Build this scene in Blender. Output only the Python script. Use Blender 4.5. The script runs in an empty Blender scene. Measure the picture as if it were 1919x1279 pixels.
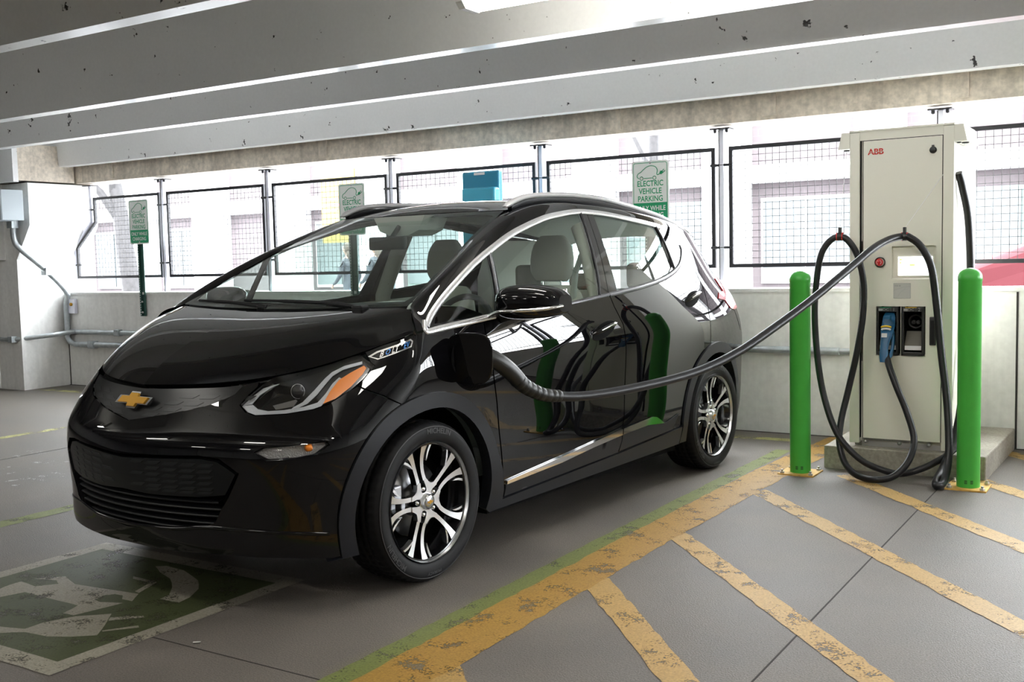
import bpy, bmesh, math, random
import numpy as np
from mathutils import Vector, Matrix
from mathutils.geometry import delaunay_2d_cdt
random.seed(7)
SC = bpy.context.scene
COL = SC.collection
PI = math.pi

# ------------------------------------------------------------------ camera
cam_d = bpy.data.cameras.new('camera'); cam = bpy.data.objects.new('camera', cam_d); COL.objects.link(cam)
cam_d.sensor_width = 36.0
cam_d.lens = 36.0 * 1973.13 / 1919.0
cam_d.clip_start = 0.05; cam_d.clip_end = 300
def cam_axes(yaw, pitch, roll):
    cy, sy, cp, sp = math.cos(yaw), math.sin(yaw), math.cos(pitch), math.sin(pitch)
    f = Vector((-sy*cp, cy*cp, -sp)); r = f.cross(Vector((0, 0, 1))).normalized(); u = r.cross(f)
    c, s = math.cos(roll), math.sin(roll)
    return c*r + s*u, -s*r + c*u, f
_r, _u, _f = cam_axes(0.6308, 0.0761, -0.0231)
cam.matrix_world = Matrix(((_r.x, _u.x, -_f.x, 3.5426), (_r.y, _u.y, -_f.y, -3.1219), (_r.z, _u.z, -_f.z, 1.2683), (0, 0, 0, 1)))
SC.camera = cam

# ------------------------------------------------------------------ colour management, world, exposure
SC.view_settings.view_transform = 'Standard'; SC.view_settings.look = 'None'
SC.view_settings.gamma = 1.0; SC.view_settings.use_curve_mapping = False
SC.view_settings.exposure = 1.3
wd = bpy.data.worlds.new('sky'); SC.world = wd; wd.use_nodes = True
wn = wd.node_tree; bg = wn.nodes['Background']
sky = wn.nodes.new('ShaderNodeTexSky'); sky.sky_type = 'HOSEK_WILKIE'; sky.turbidity = 6.0; sky.sun_direction = (0.2, 0.75, 0.62); sky.ground_albedo = 0.4
mixw = wn.nodes.new('ShaderNodeMix'); mixw.data_type = 'RGBA'; mixw.inputs[0].default_value = 0.12
mixw.inputs[6].default_value = (0.93, 0.97, 1.0, 1)
wn.links.new(sky.outputs[0], mixw.inputs[7]); wn.links.new(mixw.outputs[2], bg.inputs[0])
bg.inputs[1].default_value = 14.0
sun_d = bpy.data.lights.new('sun', 'SUN'); sun_d.energy = 2.0; sun_d.angle = 0.02; sun_d.color = (1, 0.96, 0.9)
sun = bpy.data.objects.new('sun', sun_d); COL.objects.link(sun)
sun.rotation_euler = (math.radians(38), 0, math.radians(25))   # high, from behind the deck onto the far side of the street
SC.cycles.use_denoising = True
SC.cycles.max_bounces = 9; SC.cycles.diffuse_bounces = 5; SC.cycles.glossy_bounces = 5; SC.cycles.transparent_max_bounces = 16
SC.cycles.sample_clamp_indirect = 6.0; SC.cycles.caustics_reflective = False; SC.cycles.caustics_refractive = False

# ------------------------------------------------------------------ the garage grid is turned 4 degrees against the car
YAW = 0.0705
CG, SG = math.cos(YAW), math.sin(YAW)
def W(x, y, z=0.0): return Vector((x*CG - y*SG, x*SG + y*CG, z))

# ------------------------------------------------------------------ materials
MATS = {}
def nodes(name):
    m = bpy.data.materials.new(name); m.use_nodes = True; MATS[name] = m
    nt = m.node_tree; return m, nt, nt.nodes['Principled BSDF']
def pbr(name, col, rough=0.5, metal=0.0, coat=0.0, coat_r=0.03, spec=0.5, emit=None, es=0.0, var=0.0, vscale=8.0, bump=0.0, bscale=60.0):
    m, nt, b = nodes(name)
    b.inputs['Base Color'].default_value = (*col, 1); b.inputs['Roughness'].default_value = rough
    b.inputs['Metallic'].default_value = metal; b.inputs['Coat Weight'].default_value = coat
    b.inputs['Coat Roughness'].default_value = coat_r; b.inputs['Specular IOR Level'].default_value = spec
    if emit: b.inputs['Emission Color'].default_value = (*emit, 1); b.inputs['Emission Strength'].default_value = es
    if var or bump:
        tc = nt.nodes.new('ShaderNodeTexCoord')
        if var:
            n = nt.nodes.new('ShaderNodeTexNoise'); n.inputs['Scale'].default_value = vscale; n.inputs['Detail'].default_value = 8
            nt.links.new(tc.outputs['Object'], n.inputs['Vector'])
            mp = nt.nodes.new('ShaderNodeMapRange'); mp.inputs[1].default_value = 0.3; mp.inputs[2].default_value = 0.7
            mp.inputs[3].default_value = 1 - var; mp.inputs[4].default_value = 1 + var
            nt.links.new(n.outputs[0], mp.inputs[0])
            mx = nt.nodes.new('ShaderNodeVectorMath'); mx.operation = 'SCALE'; mx.inputs[0].default_value = col
            nt.links.new(mp.outputs[0], mx.inputs['Scale']); nt.links.new(mx.outputs[0], b.inputs['Base Color'])
        if bump:
            n2 = nt.nodes.new('ShaderNodeTexNoise'); n2.inputs['Scale'].default_value = bscale; n2.inputs['Detail'].default_value = 6
            nt.links.new(tc.outputs['Object'], n2.inputs['Vector'])
            bp = nt.nodes.new('ShaderNodeBump'); bp.inputs['Strength'].default_value = bump; bp.inputs['Distance'].default_value = 0.01
            nt.links.new(n2.outputs[0], bp.inputs['Height']); nt.links.new(bp.outputs[0], b.inputs['Normal'])
    return m
def glassmat(name, tint, refl=1.0, rough=0.0):
    m = bpy.data.materials.new(name); m.use_nodes = True; MATS[name] = m; nt = m.node_tree; nt.nodes.clear()
    o = nt.nodes.new('ShaderNodeOutputMaterial'); mx = nt.nodes.new('ShaderNodeMixShader')
    t = nt.nodes.new('ShaderNodeBsdfTransparent'); t.inputs[0].default_value = (*tint, 1)
    g = nt.nodes.new('ShaderNodeBsdfGlossy'); g.inputs['Roughness'].default_value = rough; g.inputs[0].default_value = (refl, refl, refl, 1)
    lw = nt.nodes.new('ShaderNodeLayerWeight'); lw.inputs[0].default_value = 0.5
    pw = nt.nodes.new('ShaderNodeMath'); pw.operation = 'POWER'; pw.inputs[1].default_value = 5.0; nt.links.new(lw.outputs['Facing'], pw.inputs[0])
    f = nt.nodes.new('ShaderNodeMath'); f.operation = 'MULTIPLY_ADD'; f.inputs[1].default_value = 0.94; f.inputs[2].default_value = 0.055; nt.links.new(pw.outputs[0], f.inputs[0])
    nt.links.new(f.outputs[0], mx.inputs[0]); nt.links.new(t.outputs[0], mx.inputs[1]); nt.links.new(g.outputs[0], mx.inputs[2])
    nt.links.new(mx.outputs[0], o.inputs[0]); return m
pbr('paint', (0.0028, 0.0028, 0.0036), 0.5, coat=1.0, coat_r=0.008, spec=0.0)
pbr('piano', (0.006, 0.006, 0.007), 0.12, coat=0.5)
pbr('black_plastic', (0.008, 0.0085, 0.010), 0.45, spec=0.3)
pbr('black_hole', (0.002, 0.002, 0.002), 0.9, spec=0.1)
pbr('cladding', (0.012, 0.013, 0.017), 0.42, spec=0.28, bump=0.06, bscale=900)
pbr('grille', (0.010, 0.011, 0.012), 0.32, spec=0.25)
pbr('grille_chip', (0.022, 0.024, 0.026), 0.34, spec=0.25)
pbr('chrome', (0.90, 0.90, 0.91), 0.08, metal=1.0)
pbr('bright_trim', (0.82, 0.82, 0.84), 0.22, metal=0.8)
pbr('satin', (0.62, 0.63, 0.65), 0.24, metal=1.0)
pbr('belt_trim', (0.10, 0.10, 0.11), 0.25, metal=0.6)
pbr('machined', (0.80, 0.81, 0.83), 0.28, metal=1.0)
pbr('rail', (0.66, 0.66, 0.68), 0.34, metal=0.45)
pbr('rubber', (0.008, 0.008, 0.009), 0.6, spec=0.22, bump=0.04, bscale=300)
pbr('rubber_letter', (0.028, 0.028, 0.030), 0.5)
pbr('disc', (0.25, 0.25, 0.26), 0.35, metal=1.0)
pbr('caliper', (0.42, 0.43, 0.45), 0.45, metal=0.7)
pbr('gold', (0.62, 0.33, 0.035), 0.34, metal=0.55)
pbr('amber', (0.95, 0.27, 0.02), 0.3, coat=0.6)
pbr('drl', (0.62, 0.64, 0.66), 0.22, metal=0.3, bump=0.3, bscale=140)
pbr('lamp_reflector', (0.50, 0.48, 0.45), 0.3, metal=0.2, bump=0.9, bscale=170)
pbr('red_lens', (0.55, 0.02, 0.03), 0.15, coat=1.0)
pbr('badge_blue', (0.03, 0.22, 0.65), 0.3)
pbr('beige', (0.38, 0.37, 0.33), 0.7)
pbr('seat_light', (0.55, 0.55, 0.50), 0.65)
pbr('dash', (0.42, 0.45, 0.42), 0.55)
pbr('lining', (0.42, 0.42, 0.40), 0.85)
pbr('interior_dark', (0.03, 0.03, 0.032), 0.7)
glassmat('glass', (0.78, 0.87, 0.84))
glassmat('glass_side', (0.74, 0.82, 0.78))
glassmat('lens', (0.97, 0.98, 1.0))
pbr('cab', (0.80, 0.79, 0.69), 0.45)
pbr('box_grey', (0.40, 0.45, 0.48), 0.55)
pbr('cab_dark', (0.30, 0.30, 0.27), 0.5)
pbr('logo_red', (0.78, 0.035, 0.02), 0.4)
pbr('estop', (0.62, 0.015, 0.02), 0.3)
pbr('steel', (0.55, 0.55, 0.55), 0.35, metal=0.9)
pbr('galv', (0.46, 0.50, 0.52), 0.42, metal=0.55, var=0.15, vscale=20)
pbr('holster', (0.018, 0.019, 0.018), 0.4)
pbr('holster_plate', (0.16, 0.15, 0.12), 0.45)
pbr('white_print', (0.8, 0.8, 0.8), 0.5)
pbr('grey_print', (0.35, 0.36, 0.36), 0.5)
pbr('sticker', (0.56, 0.57, 0.53), 0.4)
pbr('screen', (0.9, 0.9, 0.95), 0.2, emit=(0.93, 0.94, 1.0), es=1.6)
pbr('icon_green', (0.3, 0.8, 0.1), 0.4, emit=(0.35, 0.95, 0.15), es=0.9)
pbr('icon_yellow', (0.9, 0.8, 0.1), 0.4, emit=(1.0, 0.8, 0.15), es=1.0)
pbr('plug_blue', (0.01, 0.10, 0.22), 0.35)
pbr('plug_yellow', (0.80, 0.55, 0.03), 0.4)
pbr('cable', (0.014, 0.014, 0.016), 0.38, spec=0.4, bump=0.05, bscale=200)
pbr('plug_black', (0.012, 0.012, 0.011), 0.42)
pbr('string', (0.9, 0.9, 0.9), 0.6)
pbr('red_tape', (0.6, 0.03, 0.03), 0.5)
pbr('bollard', (0.06, 0.42, 0.055), 0.36, var=0.05, vscale=14)
pbr('bollard_plate', (0.60, 0.36, 0.08), 0.6, var=0.2, vscale=30)
pbr('decal_dark', (0.02, 0.08, 0.02), 0.5)
pbr('sign_face', (0.78, 0.80, 0.77), 0.35)
pbr('sign_green', (0.0, 0.30, 0.12), 0.4)
pbr('sign_post', (0.02, 0.075, 0.06), 0.4)
pbr('fence_black', (0.012, 0.012, 0.016), 0.45)
pbr('fence_post', (0.78, 0.79, 0.90), 0.4)
pbr('wire_grey', (0.09, 0.09, 0.10), 0.5)
pbr('fixture', (0.75, 0.75, 0.72), 0.5)
pbr('tube', (1, 1, 1), 0.4, emit=(1.0, 0.97, 0.90), es=12.0)
pbr('kiosk_blue', (0.010, 0.22, 0.36), 0.35)
pbr('kiosk_light', (0.04, 0.36, 0.52), 0.3)
pbr('bark', (0.018, 0.017, 0.018), 0.9, var=0.3, vscale=15, bump=0.5, bscale=25)
pbr('street', (0.28, 0.28, 0.29), 0.9, var=0.1, vscale=1.0)
pbr('facade_white', (0.50, 0.50, 0.50), 0.8)
pbr('facade_green', (0.09, 0.115, 0.108), 0.7)
pbr('window_far', (0.055, 0.064, 0.068), 0.6)
pbr('banner', (0.14, 0.10, 0.006), 0.6)
pbr('car_red', (0.050, 0.010, 0.013), 0.6, spec=0.1)
pbr('denim', (0.06, 0.11, 0.17), 0.85)
pbr('jacket', (0.02, 0.022, 0.03), 0.8)
pbr('hair', (0.035, 0.022, 0.016), 0.7)
pbr('skin', (0.20, 0.12, 0.09), 0.55)
pbr('trousers', (0.015, 0.017, 0.024), 0.85)
pbr('joint', (0.035, 0.031, 0.028), 0.9)
pbr('scrap', (0.55, 0.54, 0.5), 0.8)

def brick(name, c1, c2, mortar, scale):
    m, nt, b = nodes(name); b.inputs['Roughness'].default_value = 0.9
    t = nt.nodes.new('ShaderNodeTexBrick'); t.inputs['Color1'].default_value = (*c1, 1); t.inputs['Color2'].default_value = (*c2, 1); t.inputs['Mortar'].default_value = (*mortar, 1)
    t.inputs['Scale'].default_value = scale; tc = nt.nodes.new('ShaderNodeTexCoord'); mp = nt.nodes.new('ShaderNodeMapping'); mp.inputs['Rotation'].default_value = (PI/2, 0, 0)
    nt.links.new(tc.outputs['Object'], mp.inputs[0]); nt.links.new(mp.outputs[0], t.inputs['Vector']); nt.links.new(t.outputs[0], b.inputs['Base Color'])
brick('brick_pink', (0.068, 0.057, 0.060), (0.064, 0.053, 0.057), (0.072, 0.062, 0.065), 1.6)

def concrete(name, base, dark, scale=1.2, rough=(0.75, 0.95), bump=0.25, fine=180, spots=0.0, spot_col=(0.02, 0.02, 0.02), streak=0.0, grain=0.18):
    """cast concrete: broad mottling, fine grain, optional pock marks"""
    m, nt, b = nodes(name); N, L = nt.nodes, nt.links
    tc = N.new('ShaderNodeTexCoord')
    n1 = N.new('ShaderNodeTexNoise'); n1.inputs['Scale'].default_value = scale; n1.inputs['Detail'].default_value = 10; n1.inputs['Roughness'].default_value = 0.62
    n2 = N.new('ShaderNodeTexNoise'); n2.inputs['Scale'].default_value = fine; n2.inputs['Detail'].default_value = 4
    L.new(tc.outputs['Object'], n1.inputs['Vector']); L.new(tc.outputs['Object'], n2.inputs['Vector'])
    r = N.new('ShaderNodeValToRGB'); r.color_ramp.elements[0].position = 0.33; r.color_ramp.elements[0].color = (*dark, 1)
    r.color_ramp.elements[1].position = 0.66; r.color_ramp.elements[1].color = (*base, 1); L.new(n1.outputs[0], r.inputs[0])
    g = N.new('ShaderNodeMapRange'); g.inputs[1].default_value = 0.3; g.inputs[2].default_value = 0.7; g.inputs[3].default_value = 1-grain; g.inputs[4].default_value = 1+grain; L.new(n2.outputs[0], g.inputs[0])
    mul = N.new('ShaderNodeVectorMath'); mul.operation = 'SCALE'; L.new(r.outputs[0], mul.inputs[0]); L.new(g.outputs[0], mul.inputs['Scale'])
    out = mul.outputs[0]
    if streak:
        mp = N.new('ShaderNodeMapping'); mp.inputs['Scale'].default_value = (14, 14, 0.6); L.new(tc.outputs['Object'], mp.inputs[0])
        n4 = N.new('ShaderNodeTexNoise'); n4.inputs['Scale'].default_value = 1.0; n4.inputs['Detail'].default_value = 5; L.new(mp.outputs[0], n4.inputs['Vector'])
        s4 = N.new('ShaderNodeMapRange'); s4.inputs[1].default_value = 0.45; s4.inputs[2].default_value = 0.75; s4.inputs[3].default_value = 1.0; s4.inputs[4].default_value = 1.0 - streak; L.new(n4.outputs[0], s4.inputs[0])
        m4 = N.new('ShaderNodeVectorMath'); m4.operation = 'SCALE'; L.new(out, m4.inputs[0]); L.new(s4.outputs[0], m4.inputs['Scale']); out = m4.outputs[0]
    if spots:
        v = N.new('ShaderNodeTexNoise'); v.inputs['Scale'].default_value = 11; v.inputs['Detail'].default_value = 3; v.inputs['Roughness'].default_value = 0.7; L.new(tc.outputs['Object'], v.inputs['Vector'])
        vr = N.new('ShaderNodeMapRange'); vr.inputs[1].default_value = 1.0 - spots; vr.inputs[2].default_value = 1.0 - spots + 0.03; L.new(v.outputs[0], vr.inputs[0])
        mx = N.new('ShaderNodeMix'); mx.data_type = 'RGBA'; L.new(vr.outputs[0], mx.inputs[0]); L.new(out, mx.inputs[6]); mx.inputs[7].default_value = (*spot_col, 1); out = mx.outputs[2]
    L.new(out, b.inputs['Base Color'])
    rr = N.new('ShaderNodeMapRange'); rr.inputs[3].default_value = rough[0]; rr.inputs[4].default_value = rough[1]; L.new(n1.outputs[0], rr.inputs[0]); L.new(rr.outputs[0], b.inputs['Roughness'])
    bp = N.new('ShaderNodeBump'); bp.inputs['Strength'].default_value = bump; bp.inputs['Distance'].default_value = 0.004
    L.new(n2.outputs[0], bp.inputs['Height']); L.new(bp.outputs[0], b.inputs['Normal'])
    return m
concrete('floor_concrete', (0.160, 0.140, 0.120), (0.100, 0.089, 0.078), 1.1, (0.42, 0.75), 0.6, 170, grain=0.34, spots=0.27, spot_col=(0.05, 0.047, 0.045))
concrete('wall_paint', (0.84, 0.84, 0.82), (0.76, 0.76, 0.74), 0.8, (0.6, 0.8), 0.10, 24, streak=0.10, grain=0.05)
concrete('stem_paint', (0.86, 0.86, 0.845), (0.80, 0.80, 0.785), 0.5, (0.20, 0.26), 0.02, 50, grain=0.02, spots=0.325, spot_col=(0.05, 0.045, 0.04))
concrete('ceiling_paint', (0.82, 0.82, 0.80), (0.74, 0.74, 0.73), 0.5, (0.6, 0.8), 0.1, 50, grain=0.03)
concrete('raw_concrete', (0.76, 0.68, 0.57), (0.58, 0.51, 0.42), 1.5, (0.8, 0.95), 0.9, 28, streak=0.3)
concrete('pad_concrete', (0.40, 0.37, 0.31), (0.26, 0.24, 0.20), 3.0, (0.7, 0.9), 0.6, 60)

def marking(name, col, wear=0.42, scale=7.0, soft=0.10):
    """worn traffic paint: paint with chipped, thinning patches that let the floor show"""
    m, nt, b = nodes(name); N, L = nt.nodes, nt.links; b.inputs['Roughness'].default_value = 0.6
    tc = N.new('ShaderNodeTexCoord')
    n1 = N.new('ShaderNodeTexNoise'); n1.inputs['Scale'].default_value = scale; n1.inputs['Detail'].default_value = 9; n1.inputs['Roughness'].default_value = 0.7
    n3 = N.new('ShaderNodeTexNoise'); n3.inputs['Scale'].default_value = 130; n3.inputs['Detail'].default_value = 3
    L.new(tc.outputs['Object'], n1.inputs['Vector']); L.new(tc.outputs['Object'], n3.inputs['Vector'])
    ad = N.new('ShaderNodeMath'); ad.operation = 'MULTIPLY_ADD'; ad.inputs[1].default_value = 0.35; L.new(n3.outputs[0], ad.inputs[0]); L.new(n1.outputs[0], ad.inputs[2])
    r = N.new('ShaderNodeMapRange'); r.inputs[1].default_value = wear + 0.1; r.inputs[2].default_value = wear + 0.1 + soft; L.new(ad.outputs[0], r.inputs[0])
    L.new(r.outputs[0], b.inputs['Alpha'])
    g = N.new('ShaderNodeMapRange'); g.inputs[1].default_value = 0.3; g.inputs[2].default_value = 0.7; g.inputs[3].default_value = 0.75; g.inputs[4].default_value = 1.15; L.new(n3.outputs[0], g.inputs[0])
    mul = N.new('ShaderNodeVectorMath'); mul.operation = 'SCALE'; mul.inputs[0].default_value = col; L.new(g.outputs[0], mul.inputs['Scale']); L.new(mul.outputs[0], b.inputs['Base Color'])
marking('yellow_paint', (0.35, 0.195, 0.030), 0.43)
marking('yellow_pale', (0.41, 0.255, 0.075), 0.43)
marking('green_paint', (0.15, 0.175, 0.045), 0.42)
marking('green_box', (0.050, 0.060, 0.020), 0.385, soft=0.14)
marking('white_paint', (0.27, 0.25, 0.20), 0.385, soft=0.14)
marking('faint_white', (0.42, 0.40, 0.38), 0.60, 9.0)
marking('faint_yellow', (0.40, 0.38, 0.14), 0.52, 5.0)

# ------------------------------------------------------------------ mesh helpers
def link(name, me, parent=None, loc=None, rotz=0.0):
    o = bpy.data.objects.new(name, me); COL.objects.link(o)
    if parent is not None: o.parent = parent
    if loc is not None: o.location = loc
    if rotz: o.rotation_euler = (0, 0, rotz)
    return o
def tag(o, label=None, cat=None, group=None, kind=None):
    if label: o['label'] = label
    if cat: o['category'] = cat
    if group: o['group'] = group
    if kind: o['kind'] = kind
    return o
def empty(name, loc, rotz=0.0, label=None, cat=None, group=None):
    o = bpy.data.objects.new(name, None); COL.objects.link(o); o.location = loc; o.rotation_euler = (0, 0, rotz)
    o.empty_display_size = 0.1
    return tag(o, label, cat, group)
class MB:
    """collects shapes of one part; build() links them as one mesh object"""
    def __init__(s): s.v = []; s.f = []; s.m = []; s.sm = []
    def add(s, verts, faces, mi=0, smooth=False):
        k = len(s.v); s.v += [tuple(p) for p in verts]
        for f in faces: s.f.append(tuple(i + k for i in f)); s.m.append(mi); s.sm.append(smooth)
        return s
    def box(s, a, b, mi=0, bev=0.0):
        x0, y0, z0 = (min(a[i], b[i]) for i in range(3)); x1, y1, z1 = (max(a[i], b[i]) for i in range(3))
        if bev:
            bm = bmesh.new(); bmesh.ops.create_cube(bm, size=1.0)
            for v in bm.verts: v.co = Vector(((x0+x1)/2 + v.co.x*(x1-x0), (y0+y1)/2 + v.co.y*(y1-y0), (z0+z1)/2 + v.co.z*(z1-z0)))
            bmesh.ops.bevel(bm, geom=list(bm.edges), offset=bev, segments=3, affect='EDGES', profile=0.5)
            bm.verts.ensure_lookup_table(); s.add([v.co[:] for v in bm.verts], [[v.index for v in f.verts] for f in bm.faces], mi); bm.free(); return s
        v = [(x0,y0,z0),(x1,y0,z0),(x1,y1,z0),(x0,y1,z0),(x0,y0,z1),(x1,y0,z1),(x1,y1,z1),(x0,y1,z1)]
        return s.add(v, [(0,3,2,1),(4,5,6,7),(0,1,5,4),(1,2,6,5),(2,3,7,6),(3,0,4,7)], mi)
    def prism(s, poly, lo, hi, axis='z', mi=0):
        """extrude a 2D outline along an axis ('x': (y,z), 'y': (x,z), 'z': (x,y))"""
        n = len(poly); put = {'x': lambda p, t: (t, p[0], p[1]), 'y': lambda p, t: (p[0], t, p[1]), 'z': lambda p, t: (p[0], p[1], t)}[axis]
        ar = sum(poly[i][0]*poly[(i+1) % n][1] - poly[(i+1) % n][0]*poly[i][1] for i in range(n))
        if (ar < 0) != (axis == 'y'): poly = poly[::-1]
        v = [put(p, lo) for p in poly] + [put(p, hi) for p in poly]
        f = [tuple(range(n-1, -1, -1)), tuple(range(n, 2*n))] + [(i, (i+1) % n, (i+1) % n + n, i + n) for i in range(n)]
        return s.add(v, f, mi)
    def tube(s, pts, r, seg=12, mi=0, cap=True, closed=False):
        pts = [Vector(p) for p in pts]; n = len(pts); rs = r if hasattr(r, '__len__') else [r]*n
        vs = []; prev = None
        for i, p in enumerate(pts):
            if closed: t = (pts[(i+1) % n] - pts[i-1])
            else: t = (pts[min(i+1, n-1)] - pts[max(i-1, 0)])
            t.normalize()
            if prev is None:
                a = Vector((0, 0, 1)) if abs(t.z) < 0.9 else Vector((1, 0, 0)); u = a.cross(t).normalized()
            else: u = (prev - t*prev.dot(t)).normalized()
            prev = u; w = t.cross(u)
            vs += [(p + (u*math.cos(2*PI*k/seg) + w*math.sin(2*PI*k/seg))*rs[i])[:] for k in range(seg)]
        f = []
        for i in range(n if closed else n-1):
            j = (i+1) % n
            for k in range(seg): f.append((i*seg+k, i*seg+(k+1) % seg, j*seg+(k+1) % seg, j*seg+k))
        s.add(vs, f, mi, True)
        if cap and not closed:
            s.add(vs[:seg], [tuple(range(seg-1, -1, -1))], mi); s.add(vs[-seg:], [tuple(range(seg))], mi)
        return s
    def lathe(s, prof, c=(0, 0, 0), axis='z', seg=32, mi=0, smooth=True, a0=0.0, a1=2*PI):
        """prof: list of (radius, height along axis)"""
        full = abs(a1 - a0 - 2*PI) < 1e-6; ns = seg if full else seg + 1; vs = []
        for k in range(ns):
            t = a0 + (a1-a0)*k/seg; ct, st = math.cos(t), math.sin(t)
            for r, h in prof:
                p = {'z': (r*ct, r*st, h), 'x': (h, r*ct, r*st), 'y': (r*st, h, r*ct)}[axis]
                vs.append((c[0]+p[0], c[1]+p[1], c[2]+p[2]))
        n = len(prof); f = []
        for k in range(seg):
            k2 = (k+1) % ns
            for i in range(n-1): f.append((k*n+i, k2*n+i, k2*n+i+1, k*n+i+1))
        return s.add(vs, f, mi, smooth)
    def grid(s, P, mi=0, smooth=True, flip=False):
        """P[i][j] rows of points"""
        n, m = len(P), len(P[0]); vs = [tuple(p) for row in P for p in row]; f = []
        for i in range(n-1):
            for j in range(m-1):
                q = (i*m+j, (i+1)*m+j, (i+1)*m+j+1, i*m+j+1); f.append(q[::-1] if flip else q)
        return s.add(vs, f, mi, smooth)
    def build(s, name, mats, parent=None, loc=None, rotz=0.0):
        me = bpy.data.meshes.new(name); me.from_pydata(s.v, [], s.f); me.update()
        for m in (mats if isinstance(mats, (list, tuple)) else [mats]): me.materials.append(MATS[m])
        me.polygons.foreach_set('material_index', s.m); me.polygons.foreach_set('use_smooth', s.sm)
        return link(name, me, parent, loc, rotz)
def sphere_pts(mb, c, rx, ry, rz, seg=20, mi=0):
    prof = [(math.sin(PI*i/12), -math.cos(PI*i/12)) for i in range(13)]
    vs = []
    for k in range(seg):
        t = 2*PI*k/seg
        for r, h in prof: vs.append((c[0]+rx*max(r, 1e-4)*math.cos(t), c[1]+ry*max(r, 1e-4)*math.sin(t), c[2]+rz*h))
    f = [(k*13+i, ((k+1) % seg)*13+i, ((k+1) % seg)*13+i+1, k*13+i+1) for k in range(seg) for i in range(12)]
    mb.add(vs, f, mi, True); return mb
_tc = {}
def text_geo(txt, size, bold=False, depth=0.0, sx=1.0, align='CENTER'):
    """letter outlines as (verts, faces) in the XY plane"""
    cu = bpy.data.curves.new('t', 'FONT'); cu.body = txt; cu.size = size; cu.align_x = align; cu.align_y = 'CENTER'
    cu.extrude = depth; cu.resolution_u = 3
    if bold: cu.offset = size*0.018
    o = bpy.data.objects.new('t', cu); me = bpy.data.meshes.new_from_object(o)
    v = [(p.co.x*sx, p.co.y, p.co.z) for p in me.vertices]; f = [tuple(q.vertices) for q in me.polygons]
    bpy.data.objects.remove(o); bpy.data.curves.remove(cu); bpy.data.meshes.remove(me); return v, f
def add_text(mb, txt, size, fn, mi=0, **kw):
    v, f = text_geo(txt, size, **kw); mb.add([fn(p) for p in v], f, mi)
def catmull(pts, n=8):
    P = [Vector(p) for p in pts]; P = [2*P[0]-P[1]] + P + [2*P[-1]-P[-2]]; out = []
    for i in range(1, len(P)-2):
        for k in range(n):
            t = k/n; out.append(0.5*((2*P[i]) + (-P[i-1]+P[i+1])*t + (2*P[i-1]-5*P[i]+4*P[i+1]-P[i+2])*t*t + (-P[i-1]+3*P[i]-3*P[i+1]+P[i+2])*t**3))
    out.append(P[-2]); return out
# ================================================================== THE GARAGE (garage coordinates, whole meshes turned by YAW)
def struct(name, mb, mats, cat=None):
    return tag(mb.build(name, mats, rotz=YAW), kind='structure')
fl = MB(); fl.box((-16, -16, -0.3), (13, 3.93, 0)); struct('floor', fl, 'floor_concrete')
wl = MB(); wl.box((-7.1, 3.93, -0.3), (13, 4.16, 1.005)); wl.box((-7.1, 3.92, 1.005), (13, 4.17, 1.03)); struct('wall_back', wl, 'wall_paint')
wj = MB()
for x in (2.49, 5.0, 8.0, -7.09): wj.box((x, 3.926, 0), (x+0.012, 3.9301, 1.0))
struct('trim_1', wj, 'joint')
# spandrel over the opening
sp = MB(); sp.box((-16, 3.95, 2.215), (13, 4.25, 3.25))
for x in (-6.3, -3.3, -0.35, 0.85, 2.1, 5.0): sp.box((x, 3.935, 2.24), (x+0.10, 3.951, 3.0))
struct('wall_upper', sp, 'raw_concrete')
# double-tee deck: slab and stems running along the wall
ce = MB(); ce.box((-16, -16, 3.0), (13, 4.25, 3.25)); struct('ceiling', ce, 'ceiling_paint')
STEMS = [3.80, 2.36, 1.33, -0.15, -1.2, -2.7, -3.75, -5.2, -6.3, -7.75, -8.8, -10.3, -11.4, -12.9, -14.0]
for i, y in enumerate(STEMS):
    b = MB(); w = 0.052
    b.prism([(y-w, 2.385), (y+w, 2.385), (y+w+0.035, 3.0), (y-w-0.035, 3.0)], -16, 13, 'x'); o = struct('beam_%d' % (i+1), b, 'stem_paint')
# left pier with its flared head, left wall and far ends
pr = MB()
pr.prism([(-7.52, 0), (-7.10, 0), (-7.10, 1.40), (-6.84, 1.76), (-6.84, 2.2), (-7.52, 2.2)], 3.37, 4.2, 'y')
pr.prism([(-7.9, 1.66), (-7.52, 1.40), (-7.3, 1.40), (-7.3, 2.2), (-7.9, 2.2)], 3.26, 3.37, 'y')
struct('wall_pier', pr, 'wall_paint')
lw = MB(); lw.box((-16, 3.30, -0.3), (-7.56, 3.6, 2.4)); struct('wall_left', lw, 'wall_paint')
ls = MB(); ls.box((-16, 3.26, 2.22), (-6.84, 3.93, 2.6)); struct('trim_2', ls, 'raw_concrete')
ls = MB(); ls.box((-16, 3.20, 2.20), (-6.82, 3.259, 2.6)); struct('trim_5', ls, 'stem_paint')
# unseen far walls: openings behind and beside the camera closed to cut reflections, piers
bw = MB(); bw.box((-16, -16.2, -0.3), (13, -16, 3.2))
for x in (-13, -7, -1, 5, 11): bw.box((x, -16.25, 0), (x+0.6, -15.7, 3.0))
struct('wall_front', bw, 'wall_paint')
rw = MB(); rw.box((12.8, -16, -0.3), (13, 4, 1.0)); rw.box((12.8, -16, 1.0), (13, 4, 2.4)); rw.box((12.8, -16, 2.35), (13, 4, 3.2))
for y in (-12, -6, 0): rw.box((12.6, y, 0), (13.05, y+0.6, 3.0))
struct('wall_right', rw, 'wall_paint')
le = MB(); le.box((-16.2, -16, -0.3), (-16, 4, 3.2)); struct('wall_end', le, 'wall_paint')

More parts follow.
